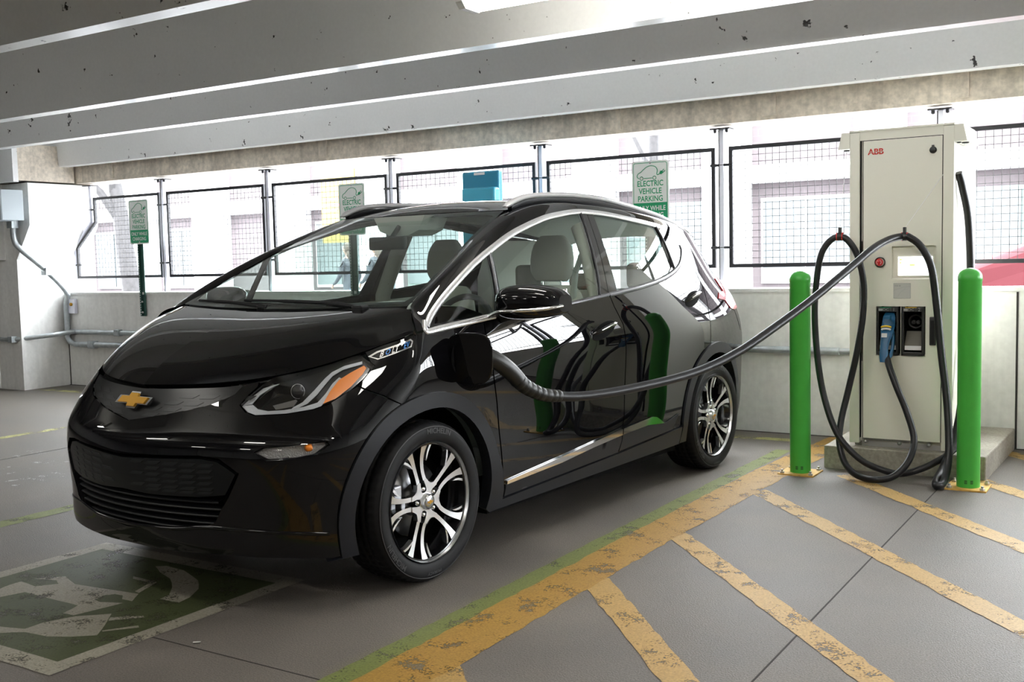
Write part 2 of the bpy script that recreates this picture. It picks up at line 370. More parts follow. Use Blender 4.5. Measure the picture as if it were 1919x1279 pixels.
# floor joints and painted markings (thin coats of paint on the slab)
jt = MB()
jt.box((2.276, -16, 0.0003), (2.282, 2.9, 0.0012)); jt.box((-16, -1.032, 0.0003), (13, -1.027, 0.0012)); jt.box((-3.4, -16, .0003), (-3.39, 3.9, .0012))
jt.box((-16, 3.918, 0.0003), (13, 3.932, 0.004))
struct('trim_3', jt, 'joint')
def flat(name, polys, mat, z=0.0022, wob=0.0):
    b = MB()
    for P in polys:
        if wob:   # hand-painted, slightly ragged edge
            Q = []
            for i in range(len(P)):
                a, c = Vector(P[i]), Vector(P[(i+1) % len(P)]); n = max(2, int((c-a).length/0.05))
                for k in range(n):
                    p = a.lerp(c, k/n); Q.append((p.x + random.uniform(-wob, wob), p.y + random.uniform(-wob, wob)))
            P = Q
        v = [Vector((p[0], p[1], 0)) for p in P]
        from mathutils.geometry import tessellate_polygon
        tri = tessellate_polygon([v])
        F = []
        for t in tri:
            a, c, d = (v[i] for i in t)
            F.append(t if (c-a).cross(d-a).z > 0 else t[::-1])
        b.add([(p.x, p.y, z) for p in v], F)
    return struct(name, b, mat)
def strip(x0, y0, x1, y1, w, wy=None):
    d = Vector((x1-x0, y1-y0)).normalized(); n = Vector((-d.y, d.x))*w/2
    return [(x0+n.x, y0+n.y), (x1+n.x, y1+n.y), (x1-n.x, y1-n.y), (x0-n.x, y0-n.y)]
flat('road_markings', [[(1.12, -9), (1.225, -9), (1.225, 1.0), (1.25, 3.3), (1.15, 3.3), (1.13, 1.0)]], 'green_paint', 0.0016, 0.004)
flat('road_markings', [[(-7, 3.45), (1.2, 3.62), (1.2, 3.72), (-7, 3.55)]], 'faint_yellow', 0.0016, 0.003)
flat('road_markings', [[(1.215, -9), (1.435, -9), (1.435, 1.0), (1.47, 2.6), (1.53, 3.9), (1.33, 3.9), (1.25, 2.6), (1.222, 1.0)]], 'yellow_paint', 0.0022, 0.006)
hatch = []
for y0 in (-1.45-1.38*2, -1.38-0.35, -0.55, 0.20, 1.02, 2.02): pass
for (x0, y0, x1, y1, w) in ((1.40, 0.26, 2.62, -1.10, .115), (1.38, 1.08, 3.30, -1.00, .105), (1.44, 2.08, 4.6, -1.42, .11), (1.75, 2.68, 4.6, -0.5, .11), (2.35, 2.95, 4.6, 0.42, .11),
                            (1.38, -0.78, 1.62, -1.02, .16), (1.40, -1.9, 3.2, -3.9, .11), (1.40, -2.9, 3.2, -4.9, .11), (2.44, 3.80, 4.6, 1.5, .12)):
    hatch.append(strip(x0, y0, x1, y1, w))
flat('road_markings', hatch, 'yellow_pale', 0.0019, 0.005)
flat('road_markings', [[(-4.32, 3.0), (-4.22, 3.0), (-4.28, -6), (-4.38, -6)]], 'faint_yellow', 0.0016, 0.003)
flat('road_markings', [[(-1.70, 3.4), (-1.58, 3.4), (-1.68, -9), (-1.80, -9)]], 'green_paint', 0.0016, 0.006)
# stencilled vehicle box in front of the stall
flat('road_markings', [[(-0.856, -1.405), (0.345, -1.405), (0.364, -0.298), (-0.856, -0.305)]], 'green_box', 0.0014, 0.002)
fr = []
for P in ([(-0.87, -1.42), (0.35, -1.42), (0.35, -1.335), (-0.87, -1.335)], [(0.27, -1.335), (0.35, -1.335), (0.372, -0.29), (0.295, -0.29)],
          [(-0.87, -0.375), (0.295, -0.375), (0.295, -0.29), (-0.87, -0.29)], [(-0.87, -1.335), (-0.79, -1.335), (-0.79, -0.375), (-0.87, -0.375)]): fr.append(P)
sym = [[(-0.34, -0.447), (-0.301, -0.418), (-0.18, -0.432), (-0.012, -0.5), (0.075, -0.577), (0.128, -0.665), (0.144, -0.735), (0.04, -0.735), (0.035, -0.691), (-0.036, -0.611), (-0.136, -0.539), (-0.25, -0.495)],
 [(-0.651, -0.81), (-0.562, -0.725), (-0.428, -0.773), (-0.088, -0.734), (-0.034, -0.808), (-0.091, -0.809), (-0.125, -0.776), (-0.168, -0.781), (-0.195, -0.814), (-0.18, -0.863), (-0.136, -0.873), (-0.046, -0.836), (-0.067, -0.924), (-0.091, -1.021), (-0.15, -1.021), (-0.176, -0.939), (-0.515, -0.936), (-0.546, -1.023), (-0.648, -0.959), (-0.664, -0.905), (-0.663, -0.855), (-0.55, -0.87), (-0.494, -0.803), (-0.541, -0.778)],
 [(0.021, -0.94), (0.101, -1.028), (0.171, -1.115), (0.098, -1.168), (0.02, -1.205), (-0.087, -1.217), (-0.16, -1.265), (-0.34, -1.29), (-0.42, -1.22), (-0.40, -1.19), (-0.33, -1.25), (-0.201, -1.22), (-0.119, -1.196), (-0.122, -1.128), (-0.077, -1.023)],
 [(0.052, -0.97), (0.146, -0.898), (0.164, -0.909), (0.074, -0.994)], [(0.143, -1.073), (0.216, -0.976), (0.237, -0.988), (0.156, -1.08)],
 [(-0.302, -0.588), (-0.148, -0.596), (-0.094, -0.725), (-0.128, -0.719), (-0.166, -0.618), (-0.28, -0.61)]]
flat('road_markings', fr + sym, 'white_paint', 0.0020, 0.0015)
# stencilled words of the neighbouring stall, mostly worn away
b = MB()
for j, (wd_, x, y) in enumerate((('ELECTRIC', -2.55, 0.20), ('VEHICLE', -2.98, 0.30), ('PARKING', -3.42, 0.40))):
    add_text(b, wd_, 0.36, lambda p, x=x, y=y: (x - p[1]*0.9, y + p[0]*0.95, 0.0018), bold=True)
struct('road_markings', b, 'faint_white')

# ------------------------------------------------------------------ ceiling lamps
def lamp(x, y, z=2.40, first=[None]):
    t = empty('ceiling_lamp', W(x, y, z), YAW)
    MB().box((-0.62, -0.075, 0.06), (0.62, 0.075, 0.10)).box((-0.62, -0.06, 0.10), (-0.5, 0.06, 0.60)).box((0.5, -0.06, 0.10), (0.62, 0.06, 0.60)).build('housing', 'fixture', t)
    MB().prism([(-0.085, 0.06), (0.085, 0.06), (0.075, 0.015), (0.05, -0.01), (-0.05, -0.01), (-0.075, 0.015)], -0.61, 0.61, 'x').build('diffuser', 'tube', t)
    for u in (-0.64, 0.605): MB().prism([(-0.09, 0.062), (0.09, 0.062), (0.08, 0.012), (0.053, -0.014), (-0.053, -0.014), (-0.08, 0.012)], u, u+0.035, 'x').build('end_cap', 'fixture', t)
    return t
t = lamp(1.32, 0.52, 2.37); tag(t, 'white fluorescent ceiling lamp glowing at the top edge of the photo', 'ceiling lamp', 'ceiling lamps')
rows = ['over the far stall past the cabinet', 'row before the bonnet, over the next stall', 'row before the bonnet, over the lane', 'row over the camera side, by the yellow hatching', 'row over the camera side, deep in the deck',
        'second row back, over the next stall', 'second row back, over the lane', 'second row back, over the hatching', 'third row back, over the next stall', 'third row back, over the lane', 'third row back, over the hatching']
for k, (x, y) in enumerate(((6.1, 0.52), (-6.0, -1.95), (-1.2, -1.95), (3.0, -0.68), (8.4, -1.95), (-3.6, -4.47), (1.2, -4.47), (6.0, -4.47), (-3.6, -9.55), (1.2, -9.55), (6.0, -9.55))):
    t = lamp(x, y); tag(t, 'fluorescent ceiling lamp out of the picture, ' + rows[k], 'ceiling lamp', 'ceiling lamps')

# ------------------------------------------------------------------ fence of mesh panels on the low wall
PX = [-5.56, -4.06, -2.55, -1.02, 0.51, 2.012, 3.53, 5.05, 6.57, 8.09, 9.61, 11.1]
ORD = ['first', 'second', 'third', 'fourth', 'fifth', 'sixth']
whatbay = ['beside the left pier', 'behind the leftmost parking sign', 'behind the dark end of the car bonnet', 'behind the middle parking sign', 'behind the blue kiosk', 'behind the taller parking sign and car roof', 'behind the charging cabinet', 'at the far side of the cabinet and bollards']
def post(x, lab):
    t = empty('fence_post', W(x, 4.05, 1.03), YAW, lab, 'fence post', 'fence posts along the low wall')
    MB().box((-0.019, -0.02, 0), (0.019, 0.02, 1.155), bev=0.003).build('upright', 'fence_post', t)
    p = MB().box((-0.075, -0.05, 1.155), (0.075, 0.05, 1.165))
    for s in (-1, 1): p.lathe([(0.001, 1.130), (0.012, 1.135), (0.012, 1.155)], (s*0.045, -0.02, 0), seg=8)
    p.build('top_plate', 'fence_black', t)
    MB().box((-0.019, -0.024, 0), (-0.013, -0.0195, 1.15)).build('groove', 'fence_black', t)
    for z in (0.30, 0.90): MB().tube([(-0.085, -0.01, z), (0.085, -0.01, z)], 0.011, 8).build('clip', 'fence_black', t)
    return t
labs = ['pale fence post at the pier end of the wire row, behind the first sign', 'pale fence post on the wall between the first sign and the car bonnet', 'pale fence post between the half-hidden parking sign and the blue kiosk', 'pale fence post above the car roof, between the blue kiosk and the largest sign',
        'pale fence post between the largest parking sign and the green bollard nearer the car', 'pale fence post showing over the top of the charging cabinet']
for i, x in enumerate(PX):
    post(x, labs[i] if i < 6 else 'pale fence post beyond the picture edge, %s past the cabinet' % ORD[i-6])
def wires(b, x0, x1, z0, z1, clip=None):
    s = 0.0508; n = int((x1-x0)/s)
    for k in range(1, n+1):
        x = x0 + (x1-x0)*k/(n+1) ; zb, zt = z0, z1
        if clip:
            if x < clip(z1): zt = min(z1, 1.53 + (x - x0)/(clip(z1)-x0)*0.27)
        b.box((x-0.0017, -0.0018, zb), (x+0.0017, 0.0010, zt))
    m = int((z1-z0)/s)
    for k in range(1, m+1):
        z = z0 + (z1-z0)*k/(m+1); xa = x0
        if clip and z > 1.53: xa = min(clip(z), clip(z1))
        b.box((xa, -0.0010, z-0.0017), (x1, 0.0018, z+0.0017))
plabs = ['wire mesh panel behind the fully visible parking sign, one corner cut off', 'wire mesh panel between the fully visible sign and the car windscreen pillar', 'wire mesh panel with the yellow banner beyond it and a half-hidden sign before it', 'wire mesh panel with the blue kiosk before it',
         'wire mesh panel behind the largest parking sign over the car roof', 'wire mesh panel between the car tail and the charging cabinet', 'wire mesh panel past the cabinet, above the red car']
edges = [(-6.69, -5.61)] + [(PX[i]+0.055, PX[i+1]-0.05) for i in range(len(PX)-1)]
for i, (x0, x1) in enumerate(edges):
    t = empty('wire_fence', W(x0, 4.05, 0), YAW, plabs[i] if i < 7 else 'wire mesh panel beyond the picture edge, %s along the wall' % ORD[i-7], 'fence panel', 'wire fence panels along the low wall')
    w = x1-x0; f = MB(); h = 0.014; z0, z1 = 1.18, 2.06
    if i == 0:
        c = -0.33; P = [(c, z0), (w, z0), (w, z1), (0, z1), (0, 1.80), (c, 1.53)]
        def off(P, d):
            out = []
            for k in range(len(P)):
                a, b_, e = Vector(P[k-1]), Vector(P[k]), Vector(P[(k+1) % len(P)]); n1 = Vector((-(b_-a).y, (b_-a).x)).normalized(); n2 = Vector((-(e-b_).y, (e-b_).x)).normalized()
                m = (n1+n2).normalized(); out.append(b_ + m*d/max(0.3, m.dot(n1)))
            return out
        I = off(P, 0.028)
        for k in range(6):
            q = [P[k], P[(k+1) % 6], tuple(I[(k+1) % 6]), tuple(I[k])]; f.prism(q, -h, h, 'y')
    else:
        f.box((0, -h, z0), (w, h, z0+0.028)).box((0, -h, z1-0.028), (w, h, z1)).box((0, -h, z0+.028), (0.028, h, z1-.028)).box((w-0.028, -h, z0+.028), (w, h, z1-.028))
    f.build('frame', 'fence_black', t)
    b = MB()
    if i == 0: wires(b, -0.33+0.02, w-0.02, z0+0.02, z1-0.02, clip=lambda z: -0.31 + 0.33*min(1, max(0, (z-1.53)/0.27)))
    else: wires(b, 0.02, w-0.02, z0+0.02, z1-0.02)
    b.build('wire_mesh', 'wire_grey', t)
t = empty('fence_post', W(-6.74, 4.05, 1.03), YAW, 'pale fence post with a cranked middle, next to the flared white pier', 'fence post', 'fence posts along the low wall')
MB().tube([(-0.30, 0, 0), (-0.30, 0, 0.50), (0.0, 0, 0.77), (0, 0, 1.155)], 0.022, 8).build('upright', 'fence_post', t)
MB().box((-0.07, -0.05, 1.155), (0.07, 0.05, 1.165)).build('top_plate', 'fence_black', t)
for x, z in ((-0.27, 0.30), (0.02, 0.90)): MB().tube([(x-0.04, -0.01, z), (x+0.06, -0.01, z)], 0.011, 8).build('clip', 'fence_black', t)

# ------------------------------------------------------------------ parking signs
def sign(x, label, px):
    t = empty('parking_sign', W(x, 3.9, 1.53), YAW, label, 'sign', 'electric vehicle parking signs')
    w, h = 0.30, 0.457
    b = MB(); R = 0.022; P = []
    for cx, cz, a in ((w-R, R, -PI/2), (w-R, h-R, 0), (R, h-R, PI/2), (R, R, PI)):
        for k in range(6): P.append((cx + R*math.cos(a+k*PI/10), cz + R*math.sin(a+k*PI/10)))
    b.prism(P, -0.0015, 0.0015, 'y'); b.build('plate', 'sign_face', t)
    g = MB(); e = 0.012; bw = 0.0045; R2 = 0.018
    ring_o = []; ring_i = []
    for cx, cz, a in ((w-e-R2, e+R2, -PI/2), (w-e-R2, h-e-R2, 0), (e+R2, h-e-R2, PI/2), (e+R2, e+R2, PI)):
        for k in range(6):
            ca, sa = math.cos(a+k*PI/10), math.sin(a+k*PI/10); ring_o.append((cx+R2*ca, cz+R2*sa)); ring_i.append((cx+(R2-bw)*ca, cz+(R2-bw)*sa))
    n = len(ring_o)
    g.add([(p[0], -0.0021, p[1]) for p in ring_o+ring_i], [(i, (i+1) % n, (i+1) % n + n, i + n) for i in range(n)])
    gp = [(p[0], min(p[1], 0.148)) for p in ring_o if p[1] < 0.2]
    gp = [p for p in ring_o if p[1] < 0.1]; gp = sorted(gp, key=lambda p: math.atan2(p[1]-0.07, p[0]-0.15)); gp = [(w-e, 0.147), (e, 0.147)] + gp
    g.add([(p[0], -0.0020, p[1]) for p in gp], [tuple(range(len(gp)))[::-1]])
    X = lambda u: 0.045 + u*0.0021; Z = lambda v: 0.425 - v*0.00178
    # outline of a small car whose tail lead ends in a plug
    tube = lambda pts: g.tube([(X(u), -0.003, Z(v)) for u, v in pts], 0.0026, 6)
    car_l = [(8, 54), (2, 50), (0, 43), (4, 34), (14, 28), (24, 18), (36, 8), (50, 3), (64, 5), (74, 12), (78, 24), (76, 36), (78, 42), (84, 40), (90, 36)]
    tube([c[:] for c in [(p.x, p.y) for p in [v for v in catmull([(a, b_, 0) for a, b_ in car_l], 5)]]])
    tube([(26, 54), (58, 54)])
    for u in (17, 67):
        g.lathe([(0.0105, 0), (0.0155, 0)], (X(u), -0.0035, Z(54)), 'y', 20); g.lathe([(0.0155, 0), (0.0105, 0)], (X(u), -0.0035, Z(54)), 'y', 20)
    g.add([(X(a), -0.0035, Z(c)) for a, c in ((86, 36), (92, 42), (102, 34), (96, 26), (89, 27))], [(0, 1, 2, 3, 4)])
    tube([(97, 28), (103, 20)]); tube([(101, 33), (108, 26)])
    for k, s in enumerate(('ELECTRIC', 'VEHICLE', 'PARKING')):
        add_text(g, s, 0.058, lambda p, k=k: (0.15+p[0]*0.98, -0.0024, 0.288-k*0.0565+p[1]), sx=0.86, bold=True)
    g.build('green_print', 'sign_green', t)
    l = MB()
    for k, s in enumerate(('ONLY WHILE', 'CHARGING')): add_text(l, s, 0.050, lambda p, k=k: (0.15+p[0], -0.0030, 0.104-k*0.051+p[1]), sx=0.82, bold=True)
    l.build('white_print', 'white_print', t)
    for z in (0.020, 0.443): MB().lathe([(0.0001, -0.009), (0.006, -0.008), (0.009, -0.002)], (0.15, 0, z), 'y', 10).build('bolt', 'steel', t)
    q = MB(); x0 = px
    q.box((x0, 0.004, -0.75), (x0+0.022, 0.010, 0.455)).box((x0+0.068, 0.004, -0.75), (x0+0.090, 0.010, 0.455)).box((x0+0.018, 0.006, -0.75), (x0+0.024, 0.026, 0.455)).box((x0+0.066, 0.006, -0.75), (x0+0.072, 0.026, 0.455)).box((x0+0.022, 0.022, -0.75), (x0+0.068, 0.028, 0.455))
    q.build('post', 'sign_post', t)
    hsl = MB()
    for k in range(46): hsl.box((x0+0.006, 0.0034, -0.74+k*0.0254), (x0+0.014, 0.0041, -0.730+k*0.0254))
    tag(hsl.build('post_holes', 'white_print', t), kind='stuff')
    for z in (-0.71, -0.60): MB().lathe([(0.0001, -0.008), (0.010, -0.006), (0.010, 0.004)], (x0+0.045, 0, z), 'y', 10).build('bolt', 'steel', t)
sign(-5.925, 'green and white electric vehicle parking sign nearest the flared pier, fully in view', 0.10)
sign(-3.045, 'parking sign whose lower half hides behind the car roof, before the yellow banner', 0.10)
sign(-0.145, 'largest parking sign, over the rear of the car roof, its green band half hidden', 0.10)

# blue charging kiosk behind the car
t = empty('charging_kiosk', W(-1.545, 3.62, 0), YAW, 'blue charging kiosk standing against the wall behind the car roof', 'kiosk')
MB().box((0, 0.06, 0), (0.35, 0.12, 1.985), bev=0.012).build('back_board', 'kiosk_blue', t)
MB().box((0.05, -0.03, 0.0), (0.365, 0.055, 1.85), bev=0.02).build('cabinet', 'kiosk_light', t)
MB().box((0.12, 0.055, 1.955), (0.22, 0.062, 1.975)).build('nameplate', 'white_print', t)

# ------------------------------------------------------------------ services on the left pier
t = empty('junction_box', W(-7.20, 3.165, 1.80), YAW, 'square grey steel junction box high on the flared pier', 'junction box')
MB().box((0, -0.16, 0), (0.46, 0.08, 0.31), bev=0.004).build('box_body', 'box_grey', t)
MB().box((0.004, -0.166, 0.004), (0.456, -0.161, 0.306)).build('cover', 'box_grey', t)
def pipe(name, pts, r, label, clamps=()):
    t = empty(name, W(*pts[0]), YAW, label, 'pipe', 'metal conduits by the flared pier'); o = Vector(pts[0])
    P = catmull([Vector(p)-o for p in pts], 6); MB().tube(P, r, 12).build('conduit', 'galv', t)
    for c in clamps:
        c = Vector(c)-o; k = MB(); k.box((c.x-r*1.5, c.y-r*1.4, c.z-r*1.35), (c.x+r*1.5, c.y+r*1.2, c.z+r*1.35), bev=0.004); k.build('coupling', 'galv', t)
    return t
pipe('conduit_pipe', [(-7.03, 3.30, 1.80), (-7.03, 3.31, 1.60), (-6.99, 3.36, 1.50), (-6.93, 3.60, 1.27), (-6.99, 3.86, 1.04), (-7.03, 3.88, 0.9), (-7.03, 3.88, 0.62), (-7.02, 3.88, 0.52), (-6.90, 3.88, 0.465), (-6.5, 3.88, 0.465), (-3.0, 3.88, 0.465)],
     0.030, 'thick grey conduit from the junction box down past the pier, along the wall', [(-7.03, 3.30, 1.77), (-6.93, 3.60, 1.27), (-6.6, 3.88, 0.465)])
pipe('conduit_pipe', [(-7.62, 3.24, 2.0), (-7.62, 3.24, 0.75), (-7.58, 3.24, 0.62), (-7.45, 3.30, 0.56), (-7.2, 3.33, 0.55), (-7.0, 3.60, 0.575), (-6.9, 3.88, 0.60), (-6.5, 3.89, 0.60), (1.4, 3.89, 0.60)],
     0.025, 'long grey conduit wrapping the pier foot, running on behind the car', [(-7.2, 3.33, 0.55), (-6.18, 3.89, 0.60), (-7.62, 3.24, 1.2)])
t = empty('outlet_plate', W(-7.06, 3.90, 0.80), YAW, 'square plate with brass fittings on the pier corner under the ledge', 'plate')
MB().box((-0.02, -0.01, 0), (0.16, 0.025, 0.16)).build('plate', 'fence_post', t)
MB().lathe([(0.0001, -0.03), (0.018, -0.025), (0.018, -0.01)], (0.11, 0, 0.10), 'y', 12).build('brass_fitting', 'gold', t)
pipe('conduit_pipe', [(1.0, 3.90, 0.60), (1.4, 3.90, 0.60), (2.0, 3.90, 0.60)], 0.02, 'short run of conduit on the wall behind the bollard nearer the car')

# dropped paper scrap
tag(MB().box((-0.0125, -0.004, 0), (0.0125, 0.004, 0.003)).build('paper_scrap', 'scrap', loc=W(0.54, -0.995, 0.0025), rotz=0.75), 'small pale scrap of paper lying on the floor near the long joint', 'paper scrap')
# ================================================================== CHARGING CABINET
pd = MB()
pd.prism([(1.585, 2.845), (2.47, 2.845), (2.49, 3.93), (1.585, 3.93)], -0.05, 0.134, 'z'); o = struct('plinth', pd, 'pad_concrete')
o.name = 'trim_4'
bv = o.modifiers.new('bev', 'BEVEL'); bv.width = 0.008; bv.segments = 2
cab = empty('charging_cabinet', W(1.72, 2.90, 0.134), YAW, 'tall cream fast charging cabinet on its concrete plinth between two green bollards', 'charging station')
c = MB(); c.box((0.004, 0.115, 0.03), (0.561, 0.78, 1.80)); c.box((0.004, 0.03, 0.03), (0.060, 0.115, 1.80)); c.box((0.504, 0.03, 0.03), (0.561, 0.115, 1.80)); c.box((0.06, 0.03, 1.2), (0.504, 0.115, 1.80)); c.box((0.06, 0.03, 0.03), (0.504, 0.115, 0.5)); c.box((0.02, 0.05, 0.0), (0.54, 0.75, 0.03), 1); c.build('housing', ['cab', 'cab_dark'], cab)
c = MB(); c.box((0.0, 0.0, 0.02), (0.056, 0.05, 1.823), bev=0.003); c.build('corner_post', 'cab', cab)
c = MB(); c.box((0.508, 0.0, 0.005), (0.565, 0.05, 1.823), bev=0.003); c.build('corner_post', 'cab', cab)
c = MB(); c.box((0.056, 0.006, 1.776), (0.508, 0.05, 1.826)); c.build('cross_rail', 'cab', cab); c = MB(); c.box((0.065, 0.03, 0.0), (0.505, 0.05, 0.058), 1)
for x in (0.09, 0.28, 0.44): c.lathe([(0.0001, 0.006), (0.012, 0.010), (0.012, 0.03)], (x, 0, 0.03), 'y', 10, 1)
c.build('foot_rail', ['cab', 'steel'], cab)
# door with recesses cut out for screen and holsters: built as a frame of panels around them
DX0, DX1, DZ0, DZ1 = 0.077, 0.503, 0.052, 1.772
holes = [(0.232, 0.478, 0.978, 1.170), (0.150, 0.285, 0.540, 0.823), (0.288, 0.420, 0.540, 0.823)]
xs_ = sorted({DX0, DX1, *[h[0] for h in holes], *[h[1] for h in holes]}); zs_ = sorted({DZ0, DZ1, *[h[2] for h in holes], *[h[3] for h in holes]})
c = MB()
for i in range(len(xs_)-1):
    for j in range(len(zs_)-1):
        mx, mz = (xs_[i]+xs_[i+1])/2, (zs_[j]+zs_[j+1])/2
        if any(h[0] < mx < h[1] and h[2] < mz < h[3] for h in holes): continue
        c.box((xs_[i], 0.004, zs_[j]), (xs_[i+1], 0.026, zs_[j+1]))
door = c.build('door', 'cab', cab)
g = MB()
g.box((DX0-0.004, 0.010, DZ0), (DX0, 0.03, DZ1)).box((DX1, 0.010, DZ0), (DX1+0.004, 0.03, DZ1)).box((DX0-0.004, 0.010, DZ1), (DX1+0.004, 0.03, DZ1+0.004)).box((0.057, 0.012, 0.05), (0.060, 0.03, 1.8))
g.build('door_gap', 'black_hole', cab)
c = MB(); c.prism([(0.0, 1.734), (0.0, 1.826), (-0.046, 1.826), (-0.066, 1.734)], 0.0, 0.40, 'y')
c.lathe([(0.0001, 1.728), (0.016, 1.728), (0.018, 1.735)], (-0.038, 0.08, 0), 'z', 14, 1); c.build('cable_arm', ['cab', 'black_plastic'], cab)
c = MB(); c.prism([(0.565, 1.734), (0.565, 1.826), (0.611, 1.826), (0.631, 1.734)], 0.0, 0.40, 'y')
c.lathe([(0.0001, 1.728), (0.018, 1.728), (0.022, 1.735)], (0.606, 0.10, 0), 'z', 14, 1); c.lathe([(0.0001, 1.728), (0.010, 1.728), (0.012, 1.735)], (0.580, 0.06, 0), 'z', 14, 1); c.build('cable_arm', ['cab', 'black_plastic'], cab)
c = MB(); c.box((0, 0.0, 1.826), (0.565, 0.78, 1.836)); c.build('roof_cap', 'cab', cab)
m = MB()
def put(p, x, z, y=0.0025): return (x + p[0], y, z + p[1])
v, f = text_geo('ABB', 0.047, bold=True, depth=0.0008, sx=1.0)
m.add([(0.145 + p[0]*1.02 + q, 0.0028 - p[2], 1.707 + p[1]) for q in (0, .0012) for p in v], [tuple(i+k for i in t) for k in (0, len(v)) for t in f]); m.build('maker_logo', 'logo_red', door)
k = MB(); k.box((0.100, 0.0012, 1.7065), (0.19, 0.0019, 1.7083)); pass
k.build('logo_split', 'cab', door)
c = MB(); c.lathe([(0.0001, -0.010), (0.016, -0.010), (0.019, -0.004), (0.019, 0.004)], (0.455, 0, 1.695), 'y', 24); c.box((0.449, -0.008, 1.712), (0.461, 0.003, 1.722)); c.build('lock', 'holster', door)
# screen recess
c = MB(); c.box((0.232, 0.024, 0.978), (0.478, 0.040, 1.170)); c.box((0.232, 0.004, 1.166), (0.478, 0.04, 1.170)); c.box((0.232, 0.004, 0.978), (0.236, 0.04, 1.17)); c.box((0.474, 0.004, 0.978), (0.478, 0.04, 1.17))
c.prism([(0.004, 0.978), (0.040, 0.992), (0.040, 0.978)], 0.232, 0.478, 'x'); c.build('screen_recess', 'cab', cab)
c = MB(); c.box((0.262, 0.014, 0.993), (0.462, 0.026, 1.115), bev=0.002); c.build('bezel', 'cab', cab)
sc_ = MB(); sc_.box((0.270, 0.0115, 1.000), (0.454, 0.0145, 1.105)); scr = sc_.build('screen', 'screen', cab)
ic = MB(); ic.box((0.276, 0.0105, 1.085), (0.290, 0.012, 1.095)); ic.box((0.332, 0.0105, 1.052), (0.360, 0.012, 1.064)); ic.box((0.380, 0.0105, 1.028), (0.388, 0.012, 1.033)); ic.build('screen_icon', 'icon_green', scr)
ic = MB(); ic.lathe([(0.0001, 0), (0.006, 0.0)], (0.282, 0.0105, 1.072), 'y', 12); ic.box((0.336, 0.0104, 1.066), (0.356, 0.012, 1.068)); ic.build('screen_icon', 'icon_yellow', scr)
# emergency stop
c = MB(); c.lathe([(0.030, -0.001), (0.030, -0.005), (0.025, -0.006), (0.024, 0.004)], (0.172, 0, 1.077), 'y', 28, 0); es = c.build('stop_collar', 'holster', cab)
c = MB(); c.lathe([(0.0001, -0.030), (0.017, -0.029), (0.021, -0.024), (0.021, -0.016), (0.012, -0.014), (0.012, 0.0)], (0.172, 0, 1.077), 'y', 28)
es2 = c.build('stop_button', 'estop', cab)
c = MB()
for k in range(2):
    c.lathe([(0.0115, -0.0302), (0.0135, -0.0300)], (0.172, 0, 1.077), 'y', 10, a0=0.4+k*PI, a1=2.6+k*PI)
c.build('stop_arrow', 'white_print', es2)
# info sticker
c = MB(); c.box((0.247, 0.0025, 0.870), (0.339, 0.0045, 0.955)); stk = c.build('sticker', 'sticker', cab)
c = MB()
c.tube([(0.248+0.091*t, 0.0022, 0.915+0.022*math.sin(t*1.6)) for t in [i/10 for i in range(11)]], 0.0005, 4)
c.tube([(0.270, 0.0022, 0.880), (0.285, 0.0022, 0.905), (0.310, 0.0022, 0.925)], 0.0004, 4)
for a, b_ in (((0.247, 0.870), (0.339, 0.870)), ((0.339, 0.870), (0.339, 0.955)), ((0.339, 0.955), (0.247, 0.955)), ((0.247, 0.955), (0.247, 0.870))): c.tube([(a[0], 0.0022, a[1]), (b_[0], 0.0022, b_[1])], 0.0007, 4)
for k in range(4): c.box((0.254+k*0.005, 0.0020, 0.938), (0.257+k*0.005, 0.0024, 0.944))
c.lathe([(0.0001, 0), (0.004, 0)], (0.281, 0.0021, 0.941), 'y', 10)
c.build('sticker_print', 'grey_print', stk)
